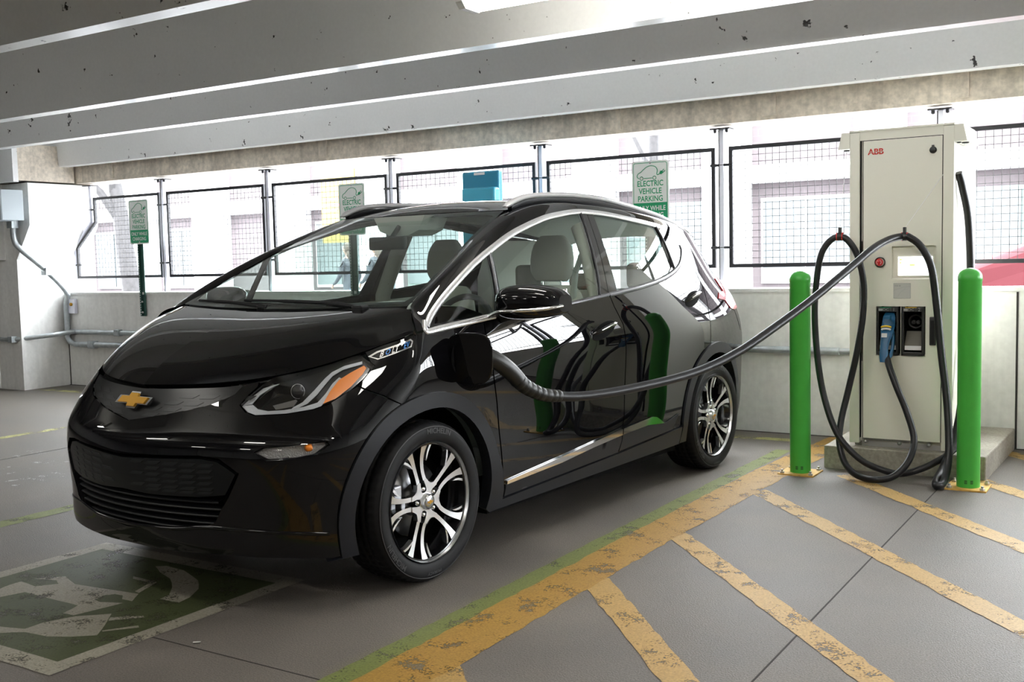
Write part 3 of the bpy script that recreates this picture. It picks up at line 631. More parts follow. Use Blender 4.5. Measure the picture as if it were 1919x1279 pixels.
# two holsters
def holster(x, num):
    w, h = 0.121, 0.275; z = 0.544
    b = MB(); t = 0.013
    b.box((x, -0.014, z), (x+t, 0.02, z+h), bev=0.004).box((x+w-t, -0.014, z), (x+w, 0.02, z+h), bev=0.004).box((x, -0.014, z+h-0.026), (x+w, 0.02, z+h), bev=0.004).box((x, -0.014, z), (x+w, 0.02, z+0.020), bev=0.004)
    b.box((x+0.004, 0.10, z+0.004), (x+w-0.004, 0.105, z+h-0.004), 1).box((x+t-0.004, 0.01, z), (x+t, 0.105, z+h), 1).box((x+w-t, 0.01, z), (x+w-t+0.004, 0.105, z+h), 1).box((x, 0.01, z+h-0.02), (x+w, 0.105, z+h-0.016), 1)
    o = b.build('holster', ['holster', 'black_hole'], cab)
    MB().prism([(0.002, z+0.050), (0.060, z+0.135), (0.064, z+0.135), (0.064, z+0.03), (0.002, z+0.03)], x+t+0.001, x+w-t-0.001, 'x').build('drip_plate', 'holster_plate', o)
    MB().box((x+t+0.003, -0.0005, z+0.030), (x+w-t-0.003, 0.003, z+0.055), bev=0.001).build('label_strip', 'white_print', o)
    s = MB(); s.lathe([(0.040, 0.095), (0.042, 0.070), (0.034, 0.068), (0.032, 0.095)], (x+w/2, 0, z+0.19), 'y', 20); s.lathe([(0.0001, 0.085), (0.012, 0.075), (0.012, 0.095)], (x+w/2-0.013, 0, z+0.185), 'y', 12); s.lathe([(0.0001, 0.085), (0.012, 0.075), (0.012, 0.095)], (x+w/2+0.013, 0, z+0.185), 'y', 12)
    s.build('socket', 'holster', o)
    l = MB(); v, f = text_geo('DC', 0.020, sx=1.2); l.add([(x+0.052+p[0], -0.0152, z+h-0.014+p[1]) for p in v], f)
    v, f = text_geo(num, 0.026); l.add([(x+0.096+p[0], -0.0152, z+h-0.014+p[1]) for p in v], f)
    l.box((x+0.012, -0.0152, z+h-0.021), (x+0.034, -0.0145, z+h-0.008)); l.box((x+0.078, -0.0152, z+h-0.024), (x+0.0785, -0.0145, z+h-0.004)); l.build('lettering', 'grey_print', o)
    MB().box((x+0.020, -0.0150, z+h-0.003), (x+0.082, -0.010, z+h+0.0005)).build('colour_bar', 'plug_yellow' if num == '2' else 'sign_green', o)
holster(0.156, '1'); holster(0.294, '2')
c = MB(); c.box((0.444, -0.012, 0.605), (0.478, 0.006, 0.765), bev=0.004); dh = c.build('door_handle', 'holster', cab)
MB().box((0.452, -0.0135, 0.612), (0.470, -0.011, 0.745), bev=0.001).build('handle_grip', 'black_plastic', dh)

# ------------------------------------------------------------------ bollards
for x, lab in ((1.508, 'green steel bollard nearer the car, standing clear of the cabinet plinth'), (2.413, 'green steel bollard farther from the car, overlapping the cabinet plinth')):
    t = empty('bollard', W(x, 2.635, 0), YAW, lab, 'bollard', 'green bollards guarding the charging cabinet')
    pr_ = [(0.0585, 0.006), (0.0585, 1.105), (0.0605, 1.108), (0.0605, 1.125)] + [(0.0605*math.cos(a), 1.125+0.050*math.sin(a)) for a in [PI/2*i/10 for i in range(1, 10)]] + [(0.0004, 1.1755)]
    MB().lathe(pr_, seg=40).build('sleeve', 'bollard', t)
    MB().box((-0.103, -0.103, 0), (0.103, 0.103, 0.008)).build('base_plate', 'bollard_plate', t)
    for sx in (-1, 1):
        for sy in (-1, 1): MB().lathe([(0.013, 0.008), (0.013, 0.018), (0.007, 0.019), (0.007, 0.030), (0.0001, 0.031)], (sx*0.082, sy*0.082, 0), seg=6, smooth=False).build('anchor_bolt', 'steel', t)
    d = MB()
    for a0 in (-1.75, -1.25):
        for k in range(3): d.lathe([(0.0589, 0.030+k*0.007), (0.0589, 0.035+k*0.007)], seg=5, a0=a0, a1=a0+0.24)
    d.build('stamp', 'decal_dark', t)

# ------------------------------------------------------------------ cables
def cable(name, pts, r, parent, mat='cable', n=8): return MB().tube(catmull(pts, n), r, 16).build(name, mat, parent)
o0 = W(1.72, 2.90, 0.134)
def g2l(x, y, z): return W(x, y, z) - W(1.72, 2.90, 0)
# first lead: hangs from the left retractor, its plug rests in the first holster
A = empty('charging_cable', W(1.948, 2.80, 0), 0.0, 'black charging cable looping to the floor with its blue plug parked in the cabinet', 'cable')
a0 = W(1.948, 2.80, 0)
Bp = [(1.948, 2.82, 0.679), (1.975, 2.775, 0.616), (2.02, 2.74, 0.515), (2.082, 2.72, 0.371), (2.127, 2.68, 0.231), (2.113, 2.60, 0.124), (2.05, 2.54, 0.047), (1.955, 2.51, 0.024), (1.846, 2.56, 0.032), (1.766, 2.62, 0.083), (1.72, 2.68, 0.186), (1.713, 2.74, 0.3), (1.745, 2.78, 0.483), (1.79, 2.79, 0.7), (1.823, 2.79, 0.915), (1.828, 2.78, 1.098), (1.8, 2.76, 1.25), (1.752, 2.75, 1.336), (1.704, 2.75, 1.363), (1.646, 2.75, 1.339), (1.594, 2.75, 1.255), (1.566, 2.75, 1.07), (1.563, 2.74, 0.885), (1.587, 2.72, 0.639), (1.632, 2.70, 0.425), (1.716, 2.66, 0.235), (1.843, 2.63, 0.112), (1.953, 2.66, 0.055), (2.076, 2.64, 0.045), (2.214, 2.70, 0.097), (2.325, 2.85, 0.19), (2.345, 3.1, 0.35), (2.335, 3.4, 0.55), (2.28, 3.5, 0.62)]
cable('lead', [W(*p)-a0 for p in Bp], 0.0185, A)
# blue plug: upper body pushed into the holster, handle sloping down
def rotpts(b, secs, mi=0):
    """loft of rounded-rectangle sections: (centre, half width, half height, up vector)"""
    rows = []
    for (cx, cy, cz), hw, hd, (uy, uz) in secs:
        row = []
        for k in range(16):
            t = 2*PI*k/16; a, d = math.cos(t), math.sin(t); a = math.copysign(abs(a)**0.6, a); d = math.copysign(abs(d)**0.6, d)
            row.append((cx + hw*a, cy + hd*d*uy, cz + hd*d*uz))
        row.append(row[0]); rows.append(row)
    b.grid(rows, mi)
    b.add(rows[0][:-1], [tuple(range(16))], mi); b.add(rows[-1][:-1], [tuple(range(15, -1, -1))], mi)
pl = empty('x', (0, 0, 0)); bpy.data.objects.remove(pl)
plug = MB()
px_, pz_ = 0.009, 0.0
L = lambda dx, dy, z: (W(1.942+dx, 2.895+dy, 0)-a0).to_tuple()[:2] + (z,)
def Lc(dx, dy, z): q = W(1.942+dx, 2.895+dy, z)-a0; return (q.x, q.y, q.z)
rotpts(plug, [(Lc(0, 0.06, 0.900), 0.022, 0.026, (0.3, 1)), (Lc(0, 0.02, 0.895), 0.030, 0.034, (0.3, 1)), (Lc(0.004, -0.015, 0.875), 0.036, 0.042, (0.4, 0.95)), (Lc(0.004, -0.035, 0.842), 0.038, 0.036, (0.8, 0.7)), (Lc(0.002, -0.045, 0.80), 0.033, 0.026, (1, 0.3)),
              (Lc(-0.004, -0.060, 0.765), 0.026, 0.020, (1, 0.2)), (Lc(-0.008, -0.075, 0.72), 0.022, 0.018, (1, 0.1)), (Lc(-0.006, -0.085, 0.675), 0.024, 0.019, (1, 0)), (Lc(0.0, -0.09, 0.645), 0.026, 0.021, (1, 0))])
po = plug.build('plug', 'plug_blue', A)
bar = MB(); rotpts(bar, [(Lc(0.026, -0.02, 0.815), 0.010, 0.016, (1, 0)), (Lc(0.032, -0.028, 0.77), 0.008, 0.014, (1, 0)), (Lc(0.033, -0.05, 0.72), 0.008, 0.013, (1, 0)), (Lc(0.026, -0.075, 0.675), 0.010, 0.014, (1, 0)), (Lc(0.012, -0.085, 0.655), 0.012, 0.015, (1, 0))]); bar.build('handle_bow', 'plug_blue', po)
yl = MB()
for k, (dz, w) in enumerate(((0.0, 0.030), (0.014, 0.027))):
    yl.tube([Lc(w*math.sin(t), -0.072+0.012*abs(math.sin(t))-0.0*k, 0.848-dz*1.0-0.012*(1-math.cos(t))) for t in [-1.1+0.22*i for i in range(11)]], 0.0055, 8, mi=k)
yl.build('grip_band', ['plug_yellow', 'white_print'], po)
MB().box(Lc(-0.022, -0.078, 0.785), Lc(0.008, -0.064, 0.808)).build('latch', 'white_print', po)
MB().box(Lc(-0.012, -0.062, 0.888), Lc(0.022, -0.030, 0.906), bev=0.003).build('release_button', 'plug_blue', po)
# second lead: over the right retractor hook, down to the floor on one side, out to the car on the other
Bc = empty('charging_cable', (1.0, 0.25, 0), 0.0, 'black charging cable plugged into the car and slung across to the cabinet', 'cable')
b0 = Vector((1.0, 0.25, 0))
Ap = [(1.056, 0.427, 0.729), (1.086, 0.52, 0.699), (1.143, 0.702, 0.681), (1.238, 1.001, 0.692), (1.341, 1.326, 0.727), (1.43, 1.606, 0.799), (1.513, 1.868, 0.905), (1.601, 2.146, 1.031), (1.695, 2.443, 1.182), (1.757, 2.64, 1.285), (1.805, 2.80, 1.338), (1.85, 2.90, 1.352)]
R2 = [W(*p) for p in [(2.085, 2.745, 1.345), (2.139, 2.76, 1.296), (2.191, 2.78, 1.183), (2.219, 2.79, 0.977), (2.247, 2.78, 0.713), (2.287, 2.74, 0.424), (2.311, 2.66, 0.177), (2.306, 2.56, 0.045), (2.285, 2.49, 0.026), (2.265, 2.56, 0.035), (2.285, 2.72, 0.12), (2.33, 2.86, 0.35), (2.335, 3.15, 0.9), (2.33, 3.12, 1.4), (2.31, 3.02, 1.62), (2.295, 2.98, 1.70)]]
allp = [Vector(p)-b0 for p in Ap] + [v-b0 for v in R2]
cable('lead', allp, 0.0205, Bc)
hand = [(0.885, 0.215, 0.885), (0.95, 0.20, 0.893), (0.985, 0.205, 0.890), (1.010, 0.262, 0.857), (1.023, 0.324, 0.811), (1.032, 0.352, 0.780)]
MB().tube([p-b0 for p in catmull(hand, 6)], [0.030, 0.030, 0.031, 0.032, 0.033, 0.034, 0.035, 0.036, 0.036, 0.036, 0.036, 0.036] + [0.036]*12 + [0.035]*7, 18).build('plug', 'plug_black', Bc)
bt = catmull([(1.032, 0.352, 0.780), (1.042, 0.385, 0.752), (1.056, 0.427, 0.728), (1.070, 0.470, 0.710), (1.086, 0.52, 0.699), (1.098, 0.56, 0.694)], 8)
rr = [(0.0335 - 0.008*i/len(bt)) - (0.003 if i % 5 == 0 else 0) for i in range(len(bt))]
MB().tube([p-b0 for p in bt], rr, 18).build('strain_relief', 'plug_black', Bc)
# hooks and balance cords
for nm, (hx, hy, hz), (tx, ty, tz), lab in (('cable_hanger', (1.704, 2.75, 1.363), (1.682, 2.98, 1.865), 'cable hanger beside the cabinet, its cord hanging straight down'), ('cable_hanger', (2.056, 2.756, 1.352), (2.326, 3.0, 1.862), 'cable hanger before the cabinet front, pulled over by its slanting white cord')):
    t = empty(nm, W(hx, hy, hz), YAW, lab, 'cable hanger', 'retracting cable hangers')
    MB().tube([(-0.012, 0, 0), (0.012, 0, 0)], 0.024, 16).build('clamp', 'holster', t)
    MB().box((-0.008, -0.012, 0.018), (0.008, 0.012, 0.052), bev=0.003).build('shackle', 'holster', t)
    for s in (-1, 1): MB().tube([(s*0.015-0.0025, 0, 0), (s*0.015+0.0025, 0, 0)], 0.0235, 16).build('red_tape', 'red_tape', t)
    d = Vector((tx-hx, ty-hy, tz-hz)); MB().tube([(0, 0, 0.045), d], 0.0014, 6).build('cord', 'string', t)
# ================================================================== THE CAR: smooth body surfaces (B-spline sheets), later cut into panels
def bs(n,t):
    """uniform cubic B-spline weights w/ end extrapolated control pts (so ends interpolate). returns idx(4) into padded array, weights"""
    t=np.clip(t,0,n-1-1e-9); k=np.floor(t).astype(int); f=t-k
    w=np.stack([(1-f)**3/6,(3*f**3-6*f**2+4)/6,(-3*f**3+3*f**2+3*f+1)/6,f**3/6],-1)
    return k,w
def pad(P,axis):
    P=np.moveaxis(P,axis,0); a=2*P[0]-P[1]; b=2*P[-1]-P[-2]; b2=2*b-P[-1]
    return np.moveaxis(np.concatenate([a[None],P,b[None],b2[None]]),0,axis)
class Surf:
    """tensor B-spline with 'nice' coordinates a (columns) and b (rows)"""
    def __init__(s,A,B,P):
        s.A=np.array(A,float); s.B=np.array(B,float); s.P=np.array(P,float)  # [col][row][3]
        s.PP=pad(pad(s.P,0),1); s.nA=len(A); s.nB=len(B)
        s.ti=np.linspace(0,s.nA-1,60*s.nA); s.tj=np.linspace(0,s.nB-1,60*s.nB)
        s.av=s._c(pad(s.A,0),s.nA,s.ti); s.bv=s._c(pad(s.B,0),s.nB,s.tj)
    def _c(s,Q,n,t):
        k,w=bs(n,t); return sum(Q[k+m]*w[:,m] for m in range(4))
    def __call__(s,a,b):
        a=np.atleast_1d(np.asarray(a,float)); b=np.atleast_1d(np.asarray(b,float))
        i=np.interp(a,s.av,s.ti); j=np.interp(b,s.bv,s.tj)
        ki,wi=bs(s.nA,i); kj,wj=bs(s.nB,j); o=0
        for m in range(4):
            for n in range(4):
                o=o+s.PP[ki+m,kj+n]*(wi[:,m]*wj[:,n])[:,None]
        return o
    def normal(s,a,b,h=2e-3):
        a=np.atleast_1d(np.asarray(a,float)); b=np.atleast_1d(np.asarray(b,float))
        d1=s(a+h,b)-s(a-h,b); d2=s(a,b+h)-s(a,b-h); n=np.cross(d1,d2); return n/np.maximum(np.linalg.norm(n,axis=1,keepdims=True),1e-12)
# ---------------- body side / front surface: a runs from the nose centre (-1) along the left side (a = y), b = z
ZR=[.15,.24,.32,.45,.58,.65,.69,.77,.83,.88,.95,1.02,1.10,1.20,1.30,1.40,1.50,1.60]
AK=[-1.15,-1.0,-.85,-.70,-.55,-.40,-.25,-.10]
F={ # z: (x,y) for a = -1.0 .. -.10
.15:[(0,-.75),(.24,-.74),(.45,-.70),(.60,-.62),(.71,-.51),(.79,-.36),(.825,-.10)],
.24:[(0,-.80),(.24,-.785),(.44,-.745),(.60,-.675),(.715,-.56),(.80,-.39),(.84,-.10)],
.32:[(0,-.80),(.24,-.775),(.44,-.72),(.60,-.66),(.715,-.56),(.80,-.40),(.85,-.10)],
.45:[(0,-.828),(.25,-.80),(.47,-.73),(.62,-.66),(.73,-.56),(.812,-.40),(.862,-.10)],
.58:[(0,-.828),(.25,-.80),(.48,-.74),(.63,-.66),(.74,-.555),(.818,-.40),(.868,-.10)],
.65:[(0,-.81),(.25,-.787),(.48,-.725),(.625,-.645),(.735,-.54),(.815,-.385),(.87,-.10)],
.69:[(0,-.775),(.25,-.76),(.47,-.70),(.61,-.625),(.72,-.525),(.81,-.37),(.872,-.10)],
.77:[(0,-.724),(.25,-.71),(.465,-.65),(.60,-.58),(.705,-.48),(.795,-.335),(.875,-.10)],
.83:[(0,-.70),(.25,-.675),(.46,-.60),(.585,-.53),(.69,-.435),(.785,-.305),(.874,-.09)],
.88:[(0,-.66),(.25,-.64),(.45,-.56),(.57,-.49),(.68,-.395),(.775,-.27),(.871,-.085)],
.95:[(0,-.58),(.25,-.56),(.44,-.49),(.56,-.42),(.67,-.335),(.765,-.225),(.862,-.08)],
1.02:[(0,-.48),(.24,-.46),(.43,-.41),(.55,-.345),(.655,-.265),(.75,-.17),(.845,-.08)]}
SY=[.02,.15,.35,.6,.9,1.2,1.5,1.8,2.1,2.35,2.6,2.8,2.97,3.12]
BASE={.15:.815,.24:.835,.32:.855,.45:.863,.58:.866,.65:.870,.69:.873,.77:.878,.83:.881,.88:.880,.95:.868,1.02:.848,1.10:.822,1.20:.782,1.30:.738,1.40:.690,1.50:.638,1.60:.58}
def xs(y,z):
    x=BASE[z]
    # front taper of greenhouse/shoulder, rear taper grows with height
    if z>=.95 and y<.6: x-= .03*((.6-y)/.6)**2*min(1,(z-.9)/.2)
    r=max(0,y-1.7)
    k=.010+.030*max(0,min(1,(z-.75)/.35))+.012*max(0,min(1,(z-1.1)/.4))
    x-= k*r**2.0
    rb=max(0,y-2.55); x-= rb**2*float(np.interp(z,[.7,1.03,1.2,1.4],[.19,.19,.4,.5]))
    return x
def build_side():
    A=AK+SY; cols=[]
    for ci,a in enumerate(A):
        col=[]
        for z in ZR:
            if ci<8:
                zz=z if z in F else 1.02
                if ci==0: x,y=F[zz][1]; x=-x
                else: x,y=F[zz][ci-1]
                if z>1.02:  # above: keep leaning back (trimmed away)
                    x-= (z-1.02)*.45*(1 if x>0 else -1)*(abs(x)>.01); y+=(z-1.02)*.55
                    if ci==7: x=BASE[z]-.035; y=-.1+ (z-1.02)*.05
            else:
                x,y=xs(a,z),a
            col.append((x,y,z))
        cols.append(col)
    return Surf(A,ZR,cols)
SIDE=build_side()
# ---------------- hood: a = 0 centre .. 7 edge (columns), b = 0 front .. 5 rear (rows)
HB=[(-1,.8214),(-.91,.826),(-.7526,.8372),(-.6744,.8480),(-.5681,.8640),(-.4738,.8800),(-.3825,.9020),(-.3147,.9248),(-.2094,.9631),(-.0909,.9936)]
def hb(a): return float(np.interp(a,[p[0] for p in HB],[p[1] for p in HB]))
HA=[-1,-.87,-.73,-.59,-.45,-.33,-.21,-.10]
HR=[(0,-.095,1.075),(.24,-.082,1.078),(.44,-.055,1.083),(.60,-.015,1.088),(.69,.02,1.091),(.74,.035,1.086),(.80,-.015,1.048),(.845,-.07,1.003)]
HS=[0,.12,.3,.5,.72,1.0]            # share of the way from front to rear
HZ=[(0,.28,.52,.715,.87,1),(0,.28,.52,.72,.87,1),(0,.27,.52,.725,.875,1),(0,.24,.49,.71,.87,1),(0,.20,.43,.66,.85,1),(0,.16,.36,.6,.82,1),(0,.13,.32,.54,.77,1),(0,.12,.3,.5,.72,1)]
def build_hood():
    net=[]
    for k,a in enumerate(HA):
        f=SIDE([a],[hb(a)])[0]; r=np.array(HR[k]); col=[]
        for m,s in enumerate(HS):
            p=f+(r-f)*s; p[2]=f[2]+(r[2]-f[2])*HZ[k][m]; col.append(p)
        net.append(col)
    return Surf(range(8),range(6),net)
HOOD=build_hood()
WS=Surf([0,1,2,3],[0,1,2,3],[[(0,-.06,1.085),(0,.26,1.243),(0,.575,1.385),(0,.88,1.507)],
 [(.25,-.05,1.087),(.23,.265,1.243),(.21,.58,1.385),(.19,.885,1.508)],
 [(.50,-.01,1.092),(.455,.295,1.241),(.41,.605,1.385),(.37,.905,1.509)],
 [(.715,.045,1.098),(.66,.345,1.24),(.60,.65,1.387),(.535,.95,1.508)]])
car = empty('electric_car', (0, 0, 0), 0.0, 'glossy black electric hatchback parked in the stall with its charge flap open', 'car')
def inside(px, py, poly):
    """vectorised point in polygon"""
    r = np.zeros(len(px), bool); n = len(poly)
    for i in range(n):
        x0, y0 = poly[i]; x1, y1 = poly[(i+1) % n]
        if y0 == y1: continue
        c = ((y0 > py) != (y1 > py)) & (px < (x1-x0)*(py-y0)/(y1-y0)+x0); r ^= c
    return r
def dens(poly, step, closed=True):
    out = []; n = len(poly)
    for i in range(n if closed else n-1):
        a = np.array(poly[i], float); b = np.array(poly[(i+1) % n], float); k = max(1, int(math.ceil(np.linalg.norm(b-a)/step)))
        for j in range(k): out.append(tuple(a+(b-a)*j/k))
    if not closed: out.append(tuple(map(float, poly[-1])))
    return out
def smooth2(pts, n=5):
    return [(p.x, p.y) for p in catmull([(a, b, 0) for a, b in pts], n)]
def panel_data(S, outer, holes, step, off, edge, scale=(1, 1)):
    loops = [dens(outer, step)] + [dens(h, step) for h in holes]
    A = np.array([p for l in loops for p in l]); sc2 = np.array(scale)
    lo, hi = A.min(0), A.max(0)
    gx = np.arange(lo[0]+step/2, hi[0], step); gy = np.arange(lo[1]+step/2, hi[1], step)
    g = np.array(np.meshgrid(gx, gy)).reshape(2, -1).T
    ok = inside(g[:, 0], g[:, 1], loops[0])
    for h in loops[1:]: ok &= ~inside(g[:, 0], g[:, 1], h)
    g = g[ok]
    if len(g):
        d = np.full(len(g), 9.0)
        for p in A: d = np.minimum(d, np.hypot(g[:, 0]-p[0], g[:, 1]-p[1]))
        g = g[d > step*0.45]
    P = [Vector(p) for p in A] + [Vector(p) for p in g]; E_ = []; k = 0
    for l in loops:
        n = len(l); E_ += [(k+i, k+(i+1) % n) for i in range(n)]; k += n
    v, e, f, ov, oe, of = delaunay_2d_cdt(P, E_, [], 0, 1e-7)
    V = np.array([(p.x, p.y) for p in v]); F = np.array([t for t in f if len(t) == 3])
    c = V[F].mean(1); ok = inside(c[:, 0], c[:, 1], loops[0])
    for h in loops[1:]: ok &= ~inside(c[:, 0], c[:, 1], h)
    F = F[ok]
    P3 = S(V[:, 0], V[:, 1]); N = S.normal(V[:, 0], V[:, 1]) * S.sgn; P3 = P3 + N*off
    # orientation
    t = np.cross(P3[F[:, 1]]-P3[F[:, 0]], P3[F[:, 2]]-P3[F[:, 0]]); flip = (t*N[F[:, 0]]).sum(1) < 0
    F[flip] = F[flip][:, ::-1]
    # skirt folded inwards along the outline
    from collections import Counter
    cnt = Counter()
    for a, b, c_ in F.tolist():
        for q in ((a, b), (b, c_), (c_, a)): cnt[tuple(sorted(q))] += 1
    SV, SN, SF = [], [], []
    if edge:
        for a, b, c_ in F.tolist():
            for q in ((a, b), (b, c_), (c_, a)):
                if cnt[tuple(sorted(q))] == 1:
                    i, j = q; tdir = P3[j]-P3[i]; o = np.cross(tdir, N[i]); o /= max(1e-9, np.linalg.norm(o)); k0 = len(SV)
                    SV += [P3[i], P3[j], P3[j]-N[j]*edge, P3[i]-N[i]*edge]; SN += [o]*4; SF.append((k0+1, k0, k0+3, k0+2))
    return P3, N, F, SV, SN, SF
SIDE.sgn = 1; HOOD.sgn = 1; WS.sgn = 1
def mk(name, datas, mats, parent, mis=None):
    """join several panel pieces into one mesh with exact surface normals"""
    V, N, F, M = [], [], [], []
    for di, (P3, Nn, Ff, SV, SN, SF) in enumerate(datas):
        k = len(V); V += [tuple(p) for p in P3]; N += [tuple(p) for p in Nn]; F += [tuple(int(i)+k for i in t) for t in Ff]
        k = len(V); V += [tuple(p) for p in SV]; N += [tuple(p) for p in SN]; F += [tuple(i+k for i in t) for t in SF]
        M += [(mis[di] if mis else 0)]*(len(Ff)+len(SF))
    me = bpy.data.meshes.new(name); me.from_pydata(V, [], F)
    for m in (mats if isinstance(mats, (list, tuple)) else [mats]): me.materials.append(MATS[m])
    me.polygons.foreach_set('use_smooth', [True]*len(F)); me.polygons.foreach_set('material_index', M); me.update()
    me.normals_split_custom_set_from_vertices(N)
    return link(name, me, parent)
def mir(d):
    P3, N, F, SV, SN, SF = d; m = np.array([-1, 1, 1])
    return P3*m, N*m, F[:, ::-1], [p*m for p in SV], [p*m for p in SN], [t[::-1] for t in SF]
def pan(name, S, outer, mats, parent, holes=(), step=0.03, off=0.0, edge=0.012, both='pair', parentR=None):
    d = panel_data(S, outer, list(holes), step, off, edge)
    if both == 'join': return mk(name, [d, mir(d)], mats, parent)
    L_ = mk(name, [d], mats, parent)
    if both == 'left': return L_
    R_ = mk(name, [mir(d)], mats, parentR or parent)
    return L_, R_
def sweep(name, S, pts, w, h, mats, parent, off=0.0, sides=(1, -1), n=6, closed=False, parents=None):
    """half-round moulding following a line on the surface"""
    q = smooth2(pts, n) if n > 1 else pts; q = np.array(q); P3 = S(q[:, 0], q[:, 1]); N = S.normal(q[:, 0], q[:, 1]) * S.sgn; P3 = P3+N*off
    outs = []
    for si, sx in enumerate(sides):
        mb = MB(); rows = []; m = np.array([sx, 1, 1])
        for i in range(len(P3)):
            t = P3[min(i+1, len(P3)-1)]-P3[max(i-1, 0)]; t /= np.linalg.norm(t); s_ = np.cross(N[i], t); rows.append([(P3[i]+s_*w/2*math.cos(a)+N[i]*(h*math.sin(a)-0.002))*m for a in [PI*k/8 for k in range(9)]])
        mb.grid(rows, flip=(sx < 0)); outs.append(mb.build(name, mats, parents[si] if parents else parent))
    return outs
_ad = np.linspace(-1, 3.12, 900)
def a_of(y, z):
    ys = SIDE(_ad, np.full(900, z))[:, 1]; return float(np.interp(y, ys, _ad))
def arc(cy, R, t0, t1, n=28, cz=0.323):
    out = []
    for k in range(n+1):
        t = t0+(t1-t0)*k/n; y, z = cy+R*math.cos(t), cz+R*math.sin(t); out.append((a_of(y, z), z))
    return out
RA = 0.427
def ang(z, R): return math.asin((z-0.323)/R)
# outlines shared by neighbours
DF = [(0.3772, 1.028), (0.366, 0.9791), (0.372, 0.8974), (0.3885, 0.7913), (0.4191, 0.6625), (0.4374, 0.5366), (0.4529, 0.45), (0.4834, 0.2449)]
BG = [(1.4353, 1.0864), (1.4478, 1.0275), (1.4912, 0.935), (1.5013, 0.7953), (1.5014, 0.6316), (1.5000, 0.4665), (1.484, 0.40), (1.478, 0.3447), (1.4537, 0.2858)]
RG = [(2.3149, 1.4650), (2.42, 1.35), (2.50, 1.2636), (2.545, 1.17), (2.562, 1.08), (2.548, 1.0184), (2.520, 0.94), (2.506, 0.8349), (2.502, 0.738)]
HG = [(-1, .8214), (-.91, .826), (-.7526, .8372), (-.6744, .8480), (-.5681, .8640), (-.4738, .8800), (-.3825, .9020), (-.3147, .9248), (-.2094, .9631), (-.0909, .9936), (-.06, 1.000)]
DLO = [(0.000, 1.002), (0.012, 1.018), (.0864, 1.0834), (.2335, 1.1692), (.42, 1.262), (.5954, 1.3316), (.8186, 1.4077), (1.1117, 1.4786), (1.30, 1.506), (1.4318, 1.519), (1.5423, 1.5219), (1.7597, 1.5125), (2.1043, 1.4780), (2.3149, 1.4540)]
BELT_R = [(1.4353, 1.0864), (1.60, 1.099), (1.7823, 1.1150), (2.0, 1.140), (2.1712, 1.1700), (2.30, 1.205), (2.3863, 1.245), (2.46, 1.30), (2.475, 1.335)]
BELT_F = [(0.0, 1.000), (0.10, 1.008), (0.3772, 1.030), (0.70, 1.045), (1.05, 1.058), (1.4353, 1.0864)]
HL_low = [(-.2285, .8868), (-.2467, .8539), (-.2914, .8014), (-.3481, .7623), (-.395, .7473), (-.4856, .7366), (-.5982, .7337), (-.6334, .745), (-.6626, .7677)]
HL_top = [(-.6421, .8017), (-.615, .833), (-.585, .856), (-.5681, .861), (-.4738, .877), (-.3825, .899), (-.3147, .9215), (-.285, .9270)]
G_low = [(-.6830, .832), (-.6976, .8015), (-.7249, .7849), (-.7752, .758), (-.8729, .7274), (-.9825, .6989), (-1.0, .6945)]
e1 = 0.004
arcF = arc(0, RA, PI-ang(.19, RA), ang(.25, RA))      # front edge of the front arch -> its rear edge
seam_t = math.acos(-.128/RA)
# --- front bumper
open_top = [(-1, .575), (-.90, .583), (-.75, .592), (-.69, .583), (-.626, .53)]
open_bot = [(-.660, .44), (-.685, .39), (-.70, .345), (-.745, .318), (-.90, .300), (-1, .288)]
i_split = min(range(len(arcF)), key=lambda i: abs(arcF[i][1]-.727)+(9 if arcF[i][0] > 0 else 0))
fog = [(-.585, .605), (-.5453, .6236), (-.336, .6336), (-.325, .618), (-.3648, .5868), (-.4358, .5778), (-.5347, .5754)]
bumper = [(-1, .222), (-.9, .220), (-.67, .228), (-.46, .212), (-.33, .192)] + arcF[0:i_split+1] + [(-.128, .727), (-.192, .7719), (-.2656, .8127)] + [(-.284, .8014), (-.3461, .7583), (-.395, .7433), (-.4856, .7326), (-.5982, .7297), (-.6364, .741), (-.6666, .7657), (-.650, .8017), (-.63, .828), (-.632, .845)] + G_low + open_top + open_bot
bp_ = pan('front_bumper', SIDE, bumper, 'paint', car, holes=[fog], both='join', step=0.022)
# recessed bowl around the lower opening
def rim_strip(loop, d0, d1, mat, name, parent, closed=False, S=SIDE):
    q = np.array(dens(loop, 0.02, closed)); P3 = S(q[:, 0], q[:, 1]); N = S.normal(q[:, 0], q[:, 1]) * S.sgn
    if closed: P3 = np.vstack([P3, P3[:1]]); N = np.vstack([N, N[:1]])
    b = MB()
    for sx in (1, -1):
        if closed: b = MB()
        m = np.array([sx, 1, 1]); b.grid([list(P3*m - N*m*d0), list(P3*m - N*m*d1)], flip=sx < 0)
        if closed: b.build(name, mat, parent)
    return None if closed else b.build(name, mat, parent)
rim_strip(open_top+open_bot, 0.0, 0.055, 'piano', 'intake_surround', car)
lg = [(-1, .5600), (-.90, .5680), (-.7499, .577), (-.6994, .568), (-.642, .5238), (-.675, .4463), (-.76, .434), (-.9009, .4298), (-1, .438)]
grl = pan('lower_grille', SIDE, lg, 'grille', car, both='join', off=-0.008, edge=0.03)
chips = []
for r_, (z, offs) in enumerate(((.552, 0), (.530, .05), (.508, .0), (.486, .05), (.464, .0), (.450, .05))):
    for k in range(7):
        a = -.97 + offs + k*.048*1.0 + (k*.004)
        if a + .055 > (-.66 if .46 < z < .55 else -.70): continue
        w = .040; ch = [(a, z-.006), (a+.012, z+.006), (a+.012+w, z+.008), (a+w, z-.004)]
        d = panel_data(SIDE, ch, [], 0.02, -0.0065, 0.002); chips += [d, mir(d)]
mk('embossing', chips, 'grille_chip', grl)
